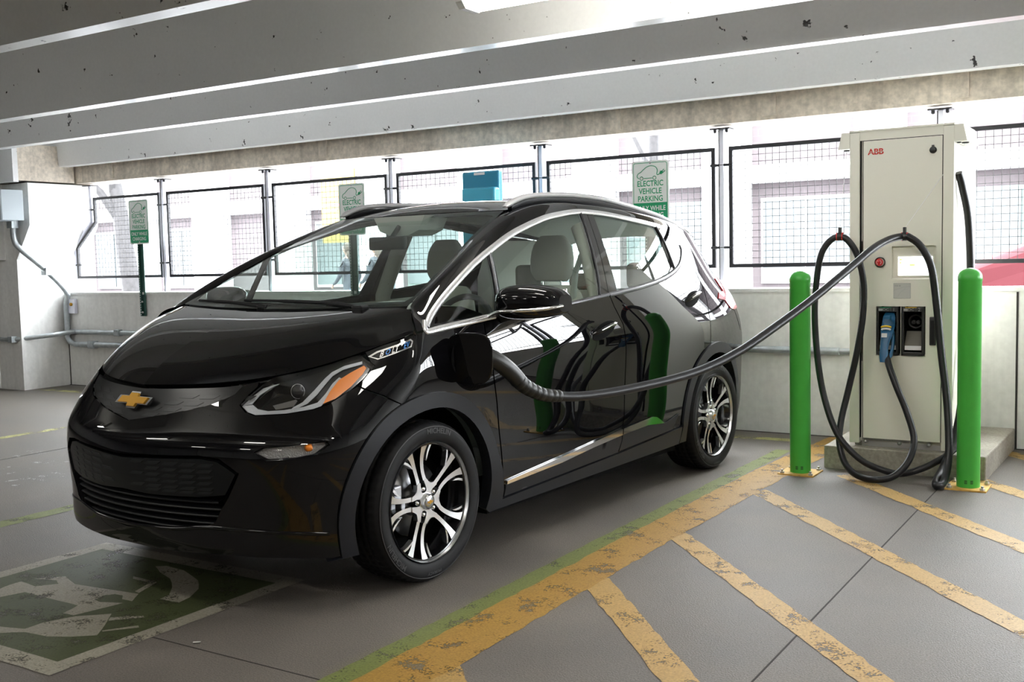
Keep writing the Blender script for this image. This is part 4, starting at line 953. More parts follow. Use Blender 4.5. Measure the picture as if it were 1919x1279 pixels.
ug = [(-1, .8110), (-.91, .8160), (-.7526, .827), (-.690, .8360)] + [(-.6870, .830), (-.7010, .8035), (-.7279, .7879), (-.7772, .762), (-.8749, .7304), (-.9835, .7019), (-1.0, .6975)]
ugr = pan('upper_grille', SIDE, ug, 'grille', car, both='join', off=-0.004, edge=0.03)
chips = []
for (z, offs, n0) in ((.79, 0.10, 4), (.765, .06, 4), (.742, .0, 3), (.720, .0, 2)):
    for k in range(n0):
        a = -.965 + offs + k*.062; w = .042
        ch = [(a, z-.005), (a+.016, z+.008), (a+.016+w, z+.009), (a+w, z-.004)]
        d = panel_data(SIDE, ch, [], 0.02, -0.0028, 0.002); chips += [d, mir(d)]
mk('embossing', chips, 'grille_chip', ugr)
# thin bright lip under the upper grille edge, dark band between hood and grille
bk = [(-1, .70), (-.6, .70), (-.6, .845), (-.69, .845), (-1, .83)]
pan('grille_backing', SIDE, [(-1, .68), (-.70, .78), (-.66, .74), (-.60, .83), (-.60, .862), (-.70, .846), (-1, .822)], 'black_hole', car, both='join', off=-0.03, edge=0)
pan('intake_backing', SIDE, [(-1, .27), (-.70, .30), (-.60, .45), (-.60, .56), (-.68, .61), (-1, .60)], 'black_hole', car, both='join', off=-0.05, edge=0)
for k, z in enumerate((.412, .386, .360, .334, .310)):
    sl = MB()
    q = np.array([(a, z) for a in np.linspace(-1, -.70+.012*k, 24)]); P3 = SIDE(q[:, 0], q[:, 1]); N = SIDE.normal(q[:, 0], q[:, 1])
    for sx in (1, -1):
        m = np.array([sx, 1, 1]); rows = [[(P3[i]-N[i]*d)*m + np.array([0, 0, h]) for d, h in ((.050, .004), (.018, .004), (.014, 0), (.018, -.004), (.050, -.004))] for i in range(len(q))]; sl.grid(rows, flip=sx < 0)
    sl.build('intake_slat', 'black_plastic', car)
sweep('bumper_crease', SIDE, [(-1, .300), (-.85, .306), (-.74, .322), (-.66, .322), (-.56, .317), (-.42, .303), (-.32, .288)], 0.016, 0.006, 'paint', car, off=0.0)
# maker's cross badge: gold cross in a chrome frame
def cross(b, k, d, mi, dy):
    P = [(-.062, -.016), (-.070, -.022), (-.026, -.022), (-.026, -.036), (.019, -.036), (.026, -.022), (.080, -.022), (.098, .014), (.098, .018), (.026, .018), (.026, .034), (-.019, .034), (-.026, .018), (-.070, .018)]
    P = [(-.088, -.018), (-.026, -.018), (-.026, -.038), (.018, -.038), (.026, -.018), (.072, -.018), (.090, .018), (.026, .018), (.026, .038), (-.018, .038), (-.026, .018), (-.070, .018)]
    b.prism([(x*k*1.28, z*k*.88) for x, z in P], d, d+dy, 'y', mi)
bt_ = MB(); cross(bt_, 1.0, -.006, 0, .012); o = bt_.build('badge', 'chrome', car)
nrm = SIDE([-1.0], [.765])[0]; o.location = (0, nrm[1]-0.012, .768); o.rotation_euler = (math.radians(-24), 0, 0)
b2 = MB(); cross(b2, .80, -.011, 0, .006); b2.build('badge_cross', 'gold', o)
# --- fog lamps
b = MB()
fo, fo2 = pan('fog_lamp', SIDE, fog, 'lens', car, off=-0.004, edge=0.0, step=0.02)
fi = [(-.578, .604), (-.5443, .6206), (-.340, .6300), (-.3328, .618), (-.3688, .5898), (-.4358, .5818), (-.5307, .5794)]
fp = pan('reflector', SIDE, fi, 'lamp_reflector', fo, off=-0.022, edge=-0.018, step=0.015, parentR=fo2)
for p_, pr2 in zip((fo, fo2), (1, -1)):
    am = SIDE([-.400], [.612])[0]; MB().lathe([(0.0001, -.012), (.012, -.008), (.014, .01)], (am[0]*pr2-.006*pr2, am[1]+.012, am[2]), 'y', 12).build('amber_bulb', 'amber', p_)
rim_strip(fog, 0.0, 0.03, 'piano', 'fog_surround', car, closed=True)
# --- headlamps
hl = HL_low + HL_top
lens = pan('headlight', SIDE, hl, 'lens', car, off=0.0, edge=0.0, step=0.02)
for side, sx in zip(lens, (1, -1)):
    def sub(nm, poly, mat, off, edge=0.004, step=0.012):
        d = panel_data(SIDE, poly, [], step, off, edge)
        return mk(nm, [d if sx > 0 else mir(d)], mat, side)
    sub('bowl', hl, 'piano', -0.055, 0.0, 0.03)
    sub('bezel', [(-.66, .765), (-.632, .742), (-.598, .731), (-.4856, .734), (-.395, .7453), (-.3481, .7603), (-.2914, .7994), (-.2467, .8519), (-.2385, .88), (-.285, .927), (-.3147, .9215), (-.3825, .899), (-.4738, .877), (-.5681, .861), (-.60, .853), (-.57, .845), (-.50, .835), (-.46, .80), (-.44, .765), (-.50, .755), (-.57, .757), (-.61, .765), (-.6421, .795)], 'piano', -0.022)
    sub('running_light', [(-.6626, .7677), (-.6334, .747), (-.5982, .7357), (-.4856, .7386), (-.395, .7493), (-.3700, .757), (-.356, .782), (-.343, .82), (-.326, .852), (-.335, .856), (-.352, .835), (-.366, .80), (-.385, .772), (-.43, .760), (-.50, .752), (-.56, .750), (-.60, .757), (-.625, .772)], 'drl', -0.012)
    sub('amber_marker', [(-.3643, .7650), (-.352, .8056), (-.3331, .8434), (-.30, .868), (-.2618, .890), (-.2518, .8806), (-.2578, .8606), (-.2878, .8153), (-.3271, .7792)], 'amber', -0.006)
    sub('chrome_hook', [(-.6600, .7700), (-.640, .800), (-.612, .828), (-.580, .838), (-.555, .843), (-.585, .828), (-.615, .805), (-.630, .775)], 'drl', -0.012)
    sub('chrome_blade', [(-.468, .760), (-.440, .775), (-.410, .815), (-.385, .855), (-.368, .875), (-.330, .895), (-.272, .907), (-.268, .897), (-.330, .882), (-.360, .862), (-.372, .842), (-.395, .80), (-.420, .770), (-.45, .757), (-.475, .752)], 'drl', -0.010)
    sub('reflector_plate', [(-.552, .772), (-.470, .790), (-.462, .785), (-.470, .766), (-.535, .757)], 'satin', -0.020)
    c0 = SIDE([-.470], [.810])[0]; nn = SIDE.normal([-.470], [.810])[0]
    pj_ = MB(); sphere_pts(pj_, ((c0[0]-nn[0]*.040)*sx, c0[1]-nn[1]*.040, c0[2]-.003), .028, .028, .026, 20); pj_.build('projector', 'piano', side)
    ring = MB(); u_ = Vector(nn); 
    ring.tube([((c0[0]-nn[0]*.018 + .030*math.cos(t)*(-nn[1]))*sx, c0[1]-nn[1]*.018 + .030*math.cos(t)*nn[0], c0[2]-.003+.027*math.sin(t)) for t in [2*PI*k/24 for k in range(24)]], 0.0016, 6, closed=True); ring.build('projector_ring', 'satin', side)
rim_strip(hl, 0.002, 0.03, 'piano', 'headlight_surround', car, closed=True)
# --- hood
hood = pan('hood', HOOD, [(0, 0.03), (7, 0.03), (7, 5), (0, 5)], 'paint', car, both='join', step=0.16, edge=0.02)
# --- front fender
arc_back = arcF[i_split:]
fender = [(-.124, .729)] + arc_back[1:] + [(.45, .25), (.4794, .2449)] + [(a-e1, b_) for a, b_ in DF[::-1]][1:-1] + [(.3732, 1.026)] + [(.30, 1.022), (.10, 1.006), (.0, .998), (-.03, .997), (-.0909, .9896), (-.2094, .9591), (-.27, .936), (-.240, .897), (-.226, .8868), (-.2440, .8519), (-.2616, .8167), (-.188, .7759)]
fen = pan('front_fender', SIDE, fender, 'paint', car, step=0.025)
# --- doors
mid = lambda P, d: [(a+d, b_) for a, b_ in P]
fd = mid(DF, e1) + [(1.4517, .2835)] + [(a-e1, b_) for a, b_ in BG[::-1]][1:] + [(b_[0], b_[1]) for b_ in BELT_F[::-1][1:-2]]
fdoor = pan('front_door', SIDE, fd, 'paint', car, step=0.03)
arcR = arc(2.6, RA+.003, PI-ang(.33, RA), PI-ang(.70, RA), 14)
t_end = math.acos((2.498-2.6)/RA); arcR = arc(2.6, RA+.003, PI-ang(.33, RA), t_end, 14)
rd = mid(BG, e1)[:-1] + [(1.458, .2868), (2.04, .318)] + arcR + [(2.498, .75)] + [(a-e1, b_) for a, b_ in RG[::-1]][1:] + [(2.262, 1.458), (2.262, 1.436), (2.278, 1.36), (2.262, 1.205), (2.18, 1.163), (2.0, 1.136), (1.7823, 1.1110), (1.60, 1.096)]
rdoor = pan('rear_door', SIDE, rd, 'paint', car, step=0.03)
# --- rear quarter and bumper side
arcQ = arc(2.6, RA+.003, t_end, ang(.24, RA), 26)
qp = [(2.506, .746)] + arcQ[1:] + [(3.12, .25), (3.12, 1.34), (3.08, 1.358), (2.95, 1.385), (2.75, 1.415), (2.5, 1.440), (2.322, 1.458)] + mid(RG, e1)[1:-1]
lampP = [(2.745, 1.012), (2.80, 1.045), (2.93, 1.05), (2.90, 1.13), (2.985, 1.155), (3.12, 1.12), (3.12, .935), (3.02, .93), (2.93, .945), (2.87, .995)]
qtr = pan('rear_quarter', SIDE, qp, 'paint', car, holes=[], step=0.03)
pan('tail_light', SIDE, lampP, 'red_lens', car, off=0.005, edge=0.01, step=0.02)
sweep('bumper_seam', SIDE, [(3.03, .93), (3.05, .86), (3.085, .80)], 0.004, 0.0035, 'black_hole', car, n=3)
# --- pillars and cant rail: ribbon from the window line up to the windscreen / roof edge
L2 = [(-.058, 1.0015), (-.02, 1.004)] + [(a, b_+.002) for a, b_ in DLO[1:]] + [(2.5, 1.442), (2.75, 1.417), (2.95, 1.387), (3.08, 1.360)]
L1 = [(.742, .035, 1.087), (.728, .045, 1.094), (.722, .055, 1.100), (.70, .13, 1.138), (.675, .26, 1.203), (.645, .42, 1.280), (.614, .565, 1.347), (.577, .76, 1.433), (.543, .98, 1.517), (.546, 1.18, 1.540), (.549, 1.35, 1.551), (.55, 1.5, 1.556), (.55, 1.75, 1.556), (.543, 2.1, 1.539), (.532, 2.38, 1.510), (.525, 2.5, 1.494), (.510, 2.75, 1.456), (.492, 2.95, 1.423), (.478, 3.08, 1.399)]
assert len(L1) == len(L2), (len(L1), len(L2))
P2 = SIDE([p[0] for p in L2], [p[1] for p in L2]); T2 = SIDE([p[0] for p in L2], [p[1]+.01 for p in L2])-P2
net = []
for i in range(len(L1)):
    a, c = P2[i], np.array(L1[i]); d = np.linalg.norm(c-a); t = T2[i]/np.linalg.norm(T2[i])
    m1 = a+t*d*.42; m2 = c + (m1-c)*.42 + np.array([.25, 0, 1.0])*d*.03; net.append([a, m1*.75+(a+c)/2*.25, m2, c])
CANT = Surf(range(len(L1)), range(4), net); CANT.sgn = 1
n_ = len(L1)-1
pan('cant_rail', CANT, [(0, 0), (n_, 0), (n_, 3), (0, 3)], 'paint', car, step=0.22, edge=0.0)
# --- roof
RY = [(.90, 1.512), (1.0, 1.552), (1.2, 1.586), (1.5, 1.604), (1.8, 1.605), (2.2, 1.585), (2.6, 1.543), (2.9, 1.492), (3.10, 1.446)]
net = []
for s in (0, .3, .62, .86, 1.0):
    col = []
    for (y, zc) in RY:
        l = np.array([np.interp(y+.04*s*0, [p[1] for p in L1], [p[k] for p in L1]) for k in (0, 2)]) if y > .95 else np.array([.537, 1.511])
        yy = y + (.06*s*s if y < .95 else (.03*s*s if y < 1.05 else (-.03*s*s if y > 3.0 else 0)))
        x = l[0]*s; z = zc + (l[1]-zc)*s**2.4; col.append((x, yy, z))
    net.append(col)
ROOF = Surf(range(5), range(len(RY)), net); ROOF.sgn = 1
pan('roof', ROOF, [(0, 0), (4, 0), (4, 8), (0, 8)], 'paint', car, both='join', step=0.25, edge=0.01)
# headlining
pan('headlining', ROOF, [(0, .3), (4, .3), (4, 8), (0, 8)], 'lining', car, both='join', step=0.5, off=-0.035, edge=0)
# roof rails
rl = [(.545, .945, 1.527), (.545, .99, 1.545), (.545, 1.06, 1.568), (.545, 1.15, 1.585), (.547, 1.33, 1.598), (.549, 1.585, 1.603), (.548, 1.854, 1.592), (.540, 2.15, 1.562), (.528, 2.46, 1.525), (.515, 2.70, 1.482), (.500, 2.92, 1.437), (.492, 3.0, 1.418)]
for sx in (1, -1):
    P = catmull([(x*sx, y, z) for x, y, z in rl], 5); rows = []
    for i, p in enumerate(P):
        t = (P[min(i+1, len(P)-1)]-P[max(i-1, 0)]).normalized(); u = Vector((1, 0, 0)); w = t.cross(u).normalized(); k = min(1, i/4+.15, (len(P)-1-i)/4+.15)
        rows.append([p + u*.019*math.cos(a)*(.6+.4*k) - w*(.014*math.sin(a)*k - .002) for a in [2*PI*j/14 for j in range(15)]])
    b = MB(); b.grid(rows, flip=True)
    ft = catmull([(x*sx, y, z-.016) for x, y, z in rl[1:-1]], 4); b.grid([[p+Vector((d, 0, h)) for d, h in ((-.012, 0), (-.012, -.035), (.012, -.035), (.012, 0))] for p in ft], 1)
    b.build('roof_rail', ['rail', 'black_plastic'], car)
# --- windscreen
wsg = pan('windshield', WS, [(0, 0), (3, 0), (3, 3), (0, 3)], 'glass', car, both='join', step=0.15, off=0.0, edge=0)
fr_ = [(0, 2.86), (2.5, 2.88), (2.86, 2.8), (2.9, 1.5), (2.93, .25), (2.8, .07), (0, .06), (0, 0), (3, 0), (3, 3), (0, 3)]
pan('frit', WS, fr_, 'piano', wsg, both='join', step=0.12, off=-0.002, edge=0)
# sensor housing and mirror behind the glass
MB().prism([(-.17, 1.50), (.17, 1.50), (.13, 1.43), (.06, 1.405), (-.06, 1.405), (-.13, 1.43)], .80, .98, 'y').build('sensor_housing', 'dash', car)
mm = MB(); mm.box((-.12, .70, 1.335), (.12, .73, 1.40), bev=.012); mm.tube([(0, .73, 1.38), (0, .80, 1.45)], .012, 8); mm.build('rear_view_mirror', 'interior_dark', car)
# cowl and wipers
cw = MB(); rows = []
for x in np.linspace(-.70, .70, 25):
    hx = abs(x)/.70; r = HOOD([np.interp(abs(x), [0, .24, .44, .60, .70], [0, 1, 2, 3, 4.1])], [5])[0]; w0 = WS([3*hx], [0.12])[0]
    rows.append([(x, r[1]-.005, r[2]-.018), (x, r[1]+.02, r[2]-.024), (x, w0[1]-.01, w0[2]-.012), (x, w0[1]+.03, w0[2]-.002)])
cw.grid(rows); cw.build('cowl', 'black_plastic', car)
for pts in ([(.52, -.02, 1.092), (.30, .0, 1.108), (.0, .0, 1.116), (-.22, .0, 1.118)], [(-.06, -.04, 1.094), (-.30, .0, 1.108), (-.48, .03, 1.112), (-.62, .06, 1.114)]):
    w = MB(); w.tube(catmull(pts, 6), [.010]*6+[.008]*6+[.006]*7, 8); w.tube([(p[0], p[1]-.004, p[2]-.012) for p in pts[1:]], .005, 6); w.box((pts[0][0]-.03, -.05, 1.070), (pts[0][0]+.03, .0, 1.102), bev=.008); w.build('wiper', 'black_plastic', car)
# --- side glass, dark pillars, bright mouldings
tri = [(.074, 1.026), (.10, 1.058), (.2337, 1.152), (.40, 1.232), (.555, 1.302), (.535, 1.20), (.500, 1.1074), (.470, 1.050)]
fgl = [(.600, 1.325), (.8326, 1.395), (1.0755, 1.452), (1.2911, 1.492), (1.440, 1.506), (1.475, 1.503), (1.448, 1.40), (1.395, 1.22), (1.338, 1.083), (1.0413, 1.063), (.70, 1.052), (.528, 1.046)]
rgl = [(1.6059, 1.503), (1.7655, 1.4975), (2.0, 1.475), (2.2079, 1.4495), (2.240, 1.436), (2.262, 1.36), (2.2436, 1.215), (2.17, 1.180), (2.0, 1.153), (1.7951, 1.127), (1.53, 1.103)]
dlo_ring = DLO + [(2.262, 1.458), (2.262, 1.436), (2.278, 1.36), (2.262, 1.205), (2.18, 1.163), (2.0, 1.136), (1.7823, 1.1110), (1.60, 1.096)] + BELT_F[::-1]
surr = pan('window_surround', SIDE, dlo_ring, 'piano', car, holes=[tri, fgl, rgl], step=0.03, off=-0.004, edge=0.004)
for nm, poly in (('quarter_window', tri), ('front_window', fgl), ('rear_window', rgl)): pan(nm, SIDE, poly, 'glass_side', car, step=0.05, off=-0.010, edge=0)
top = [(.012, 1.012)] + DLO[2:-1] + [(2.29, 1.455)]
sweep('window_moulding', SIDE, [(.018, 1.020)] + [(a+.004, b_-.008) for a, b_ in DLO[2:]], 0.030, 0.007, 'bright_trim', car, n=5)
sweep('window_moulding', SIDE, [(.020, 1.040), (.004, 1.010), (.022, .999), (.12, 1.008), (.38, 1.030), (.46, 1.036)], 0.028, 0.008, 'bright_trim', car, n=6)
sweep('belt_moulding', SIDE, [(.44, 1.034), (.70, 1.047), (1.05, 1.060), (1.4353, 1.0884)], 0.022, 0.007, 'belt_trim', car, n=6)
sweep('belt_moulding', SIDE, BELT_R, 0.028, 0.008, 'belt_trim', car, n=6)
sweep('window_seal', SIDE, [(.575, 1.305), (.535, 1.17), (.498, 1.048)], 0.018, 0.007, 'belt_trim', car, n=4)
sweep('window_seal', SIDE, [(2.262, 1.445), (2.275, 1.36), (2.262, 1.205)], 0.020, 0.006, 'black_plastic', car, n=4)
sweep('window_seal', SIDE, [(1.486, 1.510), (1.458, 1.40), (1.405, 1.22), (1.345, 1.082)], 0.012, 0.006, 'black_plastic', car, n=4)
sweep('pillar_gap', SIDE, [(1.5519, 1.520), (1.5002, 1.30), (1.4353, 1.0864)], 0.005, 0.003, 'black_hole', car, n=4, off=-.004)
# --- lower cladding, sill, arches
pan('arch_cladding', SIDE, [(-.345, .185)] + arc(0, RA+.012, PI-ang(.19, RA+.012), 0.30, 34) + [(.452, .38), (.475, .28), (.475, .205), (.395, .200)] + arc(0, .378, ang(.22, .378), PI-ang(.19, .378), 34), 'cladding', car, off=0.010, edge=0.05, step=0.025)
pan('arch_cladding', SIDE, [(2.165, .322)] + arc(2.6, RA+.014, PI-ang(.34, RA+.014), ang(.24, RA+.014), 40) + arc(2.6, .378, ang(.24, .378), PI-ang(.225, .378), 34) + [(2.15, .225)], 'cladding', car, off=0.010, edge=0.05, step=0.025)
pan('sill', SIDE, [(.43, .200), (2.155, .222), (2.155, .318), (2.04, .312), (1.4537, .2800), (.48, .2395), (.43, .238)], 'cladding', car, off=0.008, edge=0.05, step=0.03)
pan('door_cladding', SIDE, [(.490, .250), (1.448, .288), (1.474, .345), (1.474, .372), (1.2, .352), (.9234, .3265), (.4925, .300)], 'cladding', car, off=0.006, edge=0.006, step=0.03)
pan('door_cladding', SIDE, [(1.462, .292), (2.038, .322), (2.10, .40), (1.96, .372), (1.93, .3716), (1.75, .385), (1.486, .372), (1.482, .345)], 'cladding', car, off=0.006, edge=0.006, step=0.03)
pan('lower_moulding', SIDE, [(.4936, .304), (.4936, .318), (.9172, .3540), (1.475, .4061), (1.475, .374), (1.2, .354), (.9234, .3265)], 'chrome', car, off=0.010, edge=0.008, step=0.03)
pan('lower_moulding', SIDE, [(1.484, .376), (1.484, .4065), (1.7865, .4253), (1.8349, .4180), (1.875, .400), (1.93, .3716), (1.75, .387)], 'chrome', car, off=0.010, edge=0.008, step=0.03)
# --- handles in scooped cups
for (ac, bc, drs) in ((1.295, .9175, fdoor), (2.345, 1.027, rdoor)):
    cup = [(ac+.118*math.cos(t)*(1 if math.cos(t) > 0 else .95), bc+.012*math.cos(t)*2.2+.036*math.sin(t)) for t in [2*PI*k/28 for k in range(28)]]
    L_, R_ = pan('handle_cup', SIDE, cup, 'black_hole', None, off=0.0015, edge=0, step=0.02); L_.parent = drs[0]; R_.parent = drs[1]
    for sx, dr in zip((1, -1), drs):
        q = [(ac-.112, bc-.012), (ac-.07, bc-.002), (ac, bc+.012), (ac+.07, bc+.022), (ac+.112, bc+.028)]
        P = SIDE([p[0] for p in q], [p[1] for p in q]); N = SIDE.normal([p[0] for p in q], [p[1] for p in q])
        pts = [((P[i]+N[i]*h)*np.array([sx, 1, 1])) for i, h in enumerate((.004, .024, .030, .026, .006))]
        rows = []; cp = catmull(pts, 5)
        for i, p in enumerate(cp):
            k = math.sin(PI*min(1, max(0, i/(len(cp)-1))))**.4
            rows.append([p + Vector((sx*.009*math.cos(a)*k, 0, .013*math.sin(a)*k)) for a in [2*PI*j/12 for j in range(13)]])
        hb2 = MB(); hb2.grid(rows, flip=sx < 0); ho = hb2.build('handle', 'paint', dr)
        cs = MB(); cs.tube([p + Vector((sx*.009, 0, .004)) for p in cp[5:-4]], .0035, 6); cs.build('handle_strip', 'chrome', ho)
    oc = [(ac+.116*math.cos(t), bc+.012*math.cos(t)*2.2+.035*math.sin(t)) for t in [2*PI*k/32 for k in range(33)]]
    sweep('cup_rim', SIDE, oc, .004, .003, 'paint', None, n=1, parents=drs)
# --- fender badge
P0 = [(-.258, .9185), (-.232, .936), (-.104, .9765), (-.094, .968), (-.104, .9455), (-.222, .9060)]
P1 = [(-.246, .9185), (-.226, .931), (-.108, .9695), (-.101, .965), (-.109, .9490), (-.221, .9105)]
bdg = pan('fender_badge', SIDE, P0, 'chrome', car, off=0.003, edge=0.004, step=0.02)
for sd, sx in zip(bdg, (1, -1)):
    d = panel_data(SIDE, P1, [], .01, .0045, .002); mk('badge_field', [d if sx > 0 else mir(d)], 'paint', sd)
    for txt, a0, sz, mt, dx in (('B', -.2125, .034, 'chrome', 0), ('LT', -.1680, .034, 'chrome', 0), ('O', -.1925, .031, 'badge_blue', 0), ('EV', -.1255, .034, 'badge_blue', 0)):
        v, f = text_geo(txt, sz, bold=True, sx=1.0); 
        al, be = [], []
        for p in v:
            u = p[0]*sx; w_ = p[1]; aa = a0 + u*.62 + w_*.15; al.append(aa); be.append(.9395 + (aa+.165)*.33 + w_*.85)
        Q = SIDE(al, be)+SIDE.normal(al, be)*.0075; m = MB(); m.add([(q[0]*sx, q[1], q[2]) for q in Q], f)
        m.build('badge_letter', mt, sd)
# --- charge port and open flap (car's left fender)
pc = SIDE([.19], [.885])[0]
pn = Vector(SIDE.normal([.19], [.885])[0])
m = MB(); m.lathe([(0.0001, -.004), (.052, -.004), (.075, .001), (.082, .0015)], (0, 0, 0), 'x', 30); o = m.build('charge_port', 'black_plastic', car, loc=Vector(pc)+Vector((.003, 0, 0)))
fl_ = MB(); rows = []
w0, h0 = .100, .105
outl = []
for k in range(40):
    t = 2*PI*k/40; c_, s_ = math.cos(t), math.sin(t); outl.append((math.copysign(abs(c_)**.62, c_)*w0*(1+.08*s_), math.copysign(abs(s_)**.62, s_)*h0))
fl_.prism([(x, z) for x, z in outl], -.006, .006, 'y')
inn = [(x*.86, z*.86) for x, z in outl]; fl_.prism(inn, .006, .016, 'y', 1)
fo_ = fl_.build('charge_flap', ['paint', 'black_plastic'], car, loc=(.945, .150, .883)); fo_.rotation_euler = (math.radians(4), 0, math.radians(12)); 
bvm = fo_.modifiers.new('bev', 'BEVEL'); bvm.width = .005; bvm.segments = 3; bvm.limit_method = 'ANGLE'
MB().box((.855, .135, .86), (.885, .165, .91), bev=.006).build('flap_hinge', 'black_plastic', car)
# --- door mirrors
for sx in (1, -1):
    P = []
    # sections along x from the door outwards: (x, y0 front, y1 back, z0, z1)
    secs = [(.872, .43, .55, 1.050, 1.118), (.884, .392, .585, 1.032, 1.148), (.93, .378, .605, 1.022, 1.168), (1.00, .392, .615, 1.020, 1.170), (1.065, .438, .622, 1.026, 1.160), (1.108, .492, .628, 1.036, 1.144), (1.124, .530, .626, 1.050, 1.122)]
    for x, y0, y1, z0, z1 in secs:
        cy, cz, ry, rz = (y0+y1)/2, (z0+z1)/2, (y1-y0)/2, (z1-z0)/2
        P.append([(x*sx, cy+ry*math.copysign(abs(math.cos(a))**.62, math.cos(a)), cz+rz*math.copysign(abs(math.sin(a))**.62, math.sin(a))) for a in [2*PI*k/28 for k in range(29)]])
    b = MB(); b.grid(P, flip=sx > 0); b.add(P[0][:-1], [tuple(range(28))]); b.add(P[-1][:-1], [tuple(range(28))[::-1]])
    mo = b.build('door_mirror', 'paint', car); s2 = mo.modifiers.new('s', 'SUBSURF'); s2.levels = 1; s2.render_levels = 1
    tr = MB(); tr.tube(catmull([(x*sx, y, z) for x, y, z in [(.850, .400, 1.034), (.880, .384, 1.046), (.93, .374, 1.058), (1.00, .387, 1.061), (1.065, .433, 1.064), (1.113, .490, 1.070), (1.130, .545, 1.076)]], 4), [.0075]*20+[.006]*5, 8); tr.build('mirror_strip', 'chrome', mo)
    ar = MB(); ar.tube([(.84*sx, .50, 1.030), (.89*sx, .52, 1.045), (.95*sx, .54, 1.050)], [.030, .028, .026], 12); ar.build('mirror_arm', 'black_plastic', mo)
    MB().box((.935*sx, .612, 1.052), (1.10*sx, .634, 1.145), bev=.008).build('mirror_glass', 'chrome', mo)
# --- tail: boot lid, bumper, rear window
def rc_row(z, yc, a=3.12, P0=None, x1=.70):
    p = SIDE([3.12], [z])[0] if P0 is None else np.array(P0); q = p.copy(); t = SIDE([3.12], [z])[0]-SIDE([3.05], [z])[0] if P0 is None else np.array([-.25, 1, 0]); t = t/np.linalg.norm(t); d = yc-p[1]
    B0 = p; B1 = p+t*d*.55; B2 = np.array([p[0]*x1, yc, z]); B3 = np.array([0, yc, z]); out = []
    for k in range(15):
        s = k/14; s = s; out.append((1-s)**3*B0+3*(1-s)**2*s*B1+3*(1-s)*s*s*B2+s**3*B3)
    return [tuple(o) for o in out]
rows = [rc_row(z, yc) for z, yc in ((.25, 3.26), (.32, 3.30), (.45, 3.335), (.60, 3.34), (.72, 3.34), (.78, 3.325), (.90, 3.30), (1.0, 3.275), (1.06, 3.255))]
b = MB(); b.grid(rows); b.grid([[(-x, y, z) for x, y, z in r] for r in rows], flip=True); b.build('tailgate', 'paint', car)
rows = [rc_row(1.06, 3.255), rc_row(1.15, 3.225), rc_row(1.25, 3.185), rc_row(1.34, 3.14), rc_row(1.40, 3.11, P0=(.478, 3.08, 1.399))]
b = MB(); b.grid(rows); b.grid([[(-x, y, z) for x, y, z in r] for r in rows], flip=True); b.build('back_window', 'glass', car)
# --- under-body, wheel housings
ub = MB(); ub.box((-.50, -.64, .215), (.50, -.42, .24)); ub.box((-.52, -.42, .17), (.52, .42, .24)); ub.box((-.80, .42, .18), (.80, 2.17, .30)); ub.box((-.52, 2.17, .18), (.52, 3.03, .28)); ub.box((-.66, 3.03, .24), (.66, 3.2, .30)); ub.build('underbody', 'black_hole', car)
for cy in (0, 2.6):
    for sx in (1, -1):
        b = MB(); b.lathe([(.395, .775*sx), (.395, .50*sx)], (0, cy, .323), 'x', 32, a0=-.35, a1=PI+.35); b.lathe([(0.001, .50*sx), (.395, .50*sx)], (0, cy, .323), 'x', 32, a0=-.35, a1=PI+.35); b.build('wheel_housing', 'black_hole', car)
# --- wheels
def wheel(name, label_steer, x, y, sx):
    t = bpy.data.objects.new('wheel', None); COL.objects.link(t); t.parent = car; t.location = (x, y, .323)
    if sx < 0: t.rotation_euler = (0, 0, PI)
    return t
def tyre_mb():
    b = MB(); o = .0
    prof = [(.232, -.095), (.240, -.012), (.246, -.004), (.262, .001), (.285, .004), (.300, .001), (.3125, -.012)]
    gro = []
    tread = [(-.020, .3180), (-.040, .3210)]
    x = -.045
    for gx in (-.060, -.092, -.124, -.156): tread += [(gx+.005, .3225), (gx+.004, .3150), (gx-.004, .3150), (gx-.005, .3225)]
    tread += [(-.176, .3210), (-.196, .3180)]
    prof = prof + [(r, h) for h, r in tread] + [(.3125, -.204), (.285, -.217), (.25, -.214), (.232, -.190)]
    b.lathe(prof, axis='x', seg=180)
    n = len(prof)                                   # cross cuts in the tread blocks
    for k in range(180):
        if k % 3 == 0:
            for i in range(n):
                x_, y_, z_ = b.v[k*n+i]; r_ = math.hypot(y_, z_)
                if r_ > .3165: b.v[k*n+i] = (x_, y_*(1-.0045/r_), z_*(1-.0045/r_))
    return b
def spoke_outline():
    """one arm of a twin spoke, in polar-like (u along radius, v sideways): it hugs its twin, then bends away to the rim"""
    L_ = [(.050, .0165), (.075, .0125), (.100, .0105), (.130, .0115), (.160, .0145), (.190, .0195), (.208, .0240), (.2305, .0290)]
    R_ = [(.050, .0350), (.072, .0310), (.100, .0285), (.130, .0295), (.160, .0345), (.182, .0410), (.200, .0490), (.2230, .0650)]
    up = lambda P: [(q.x, q.y) for q in catmull([(a, b_, 0) for a, b_ in P], 4)]
    return up(L_), up(R_)
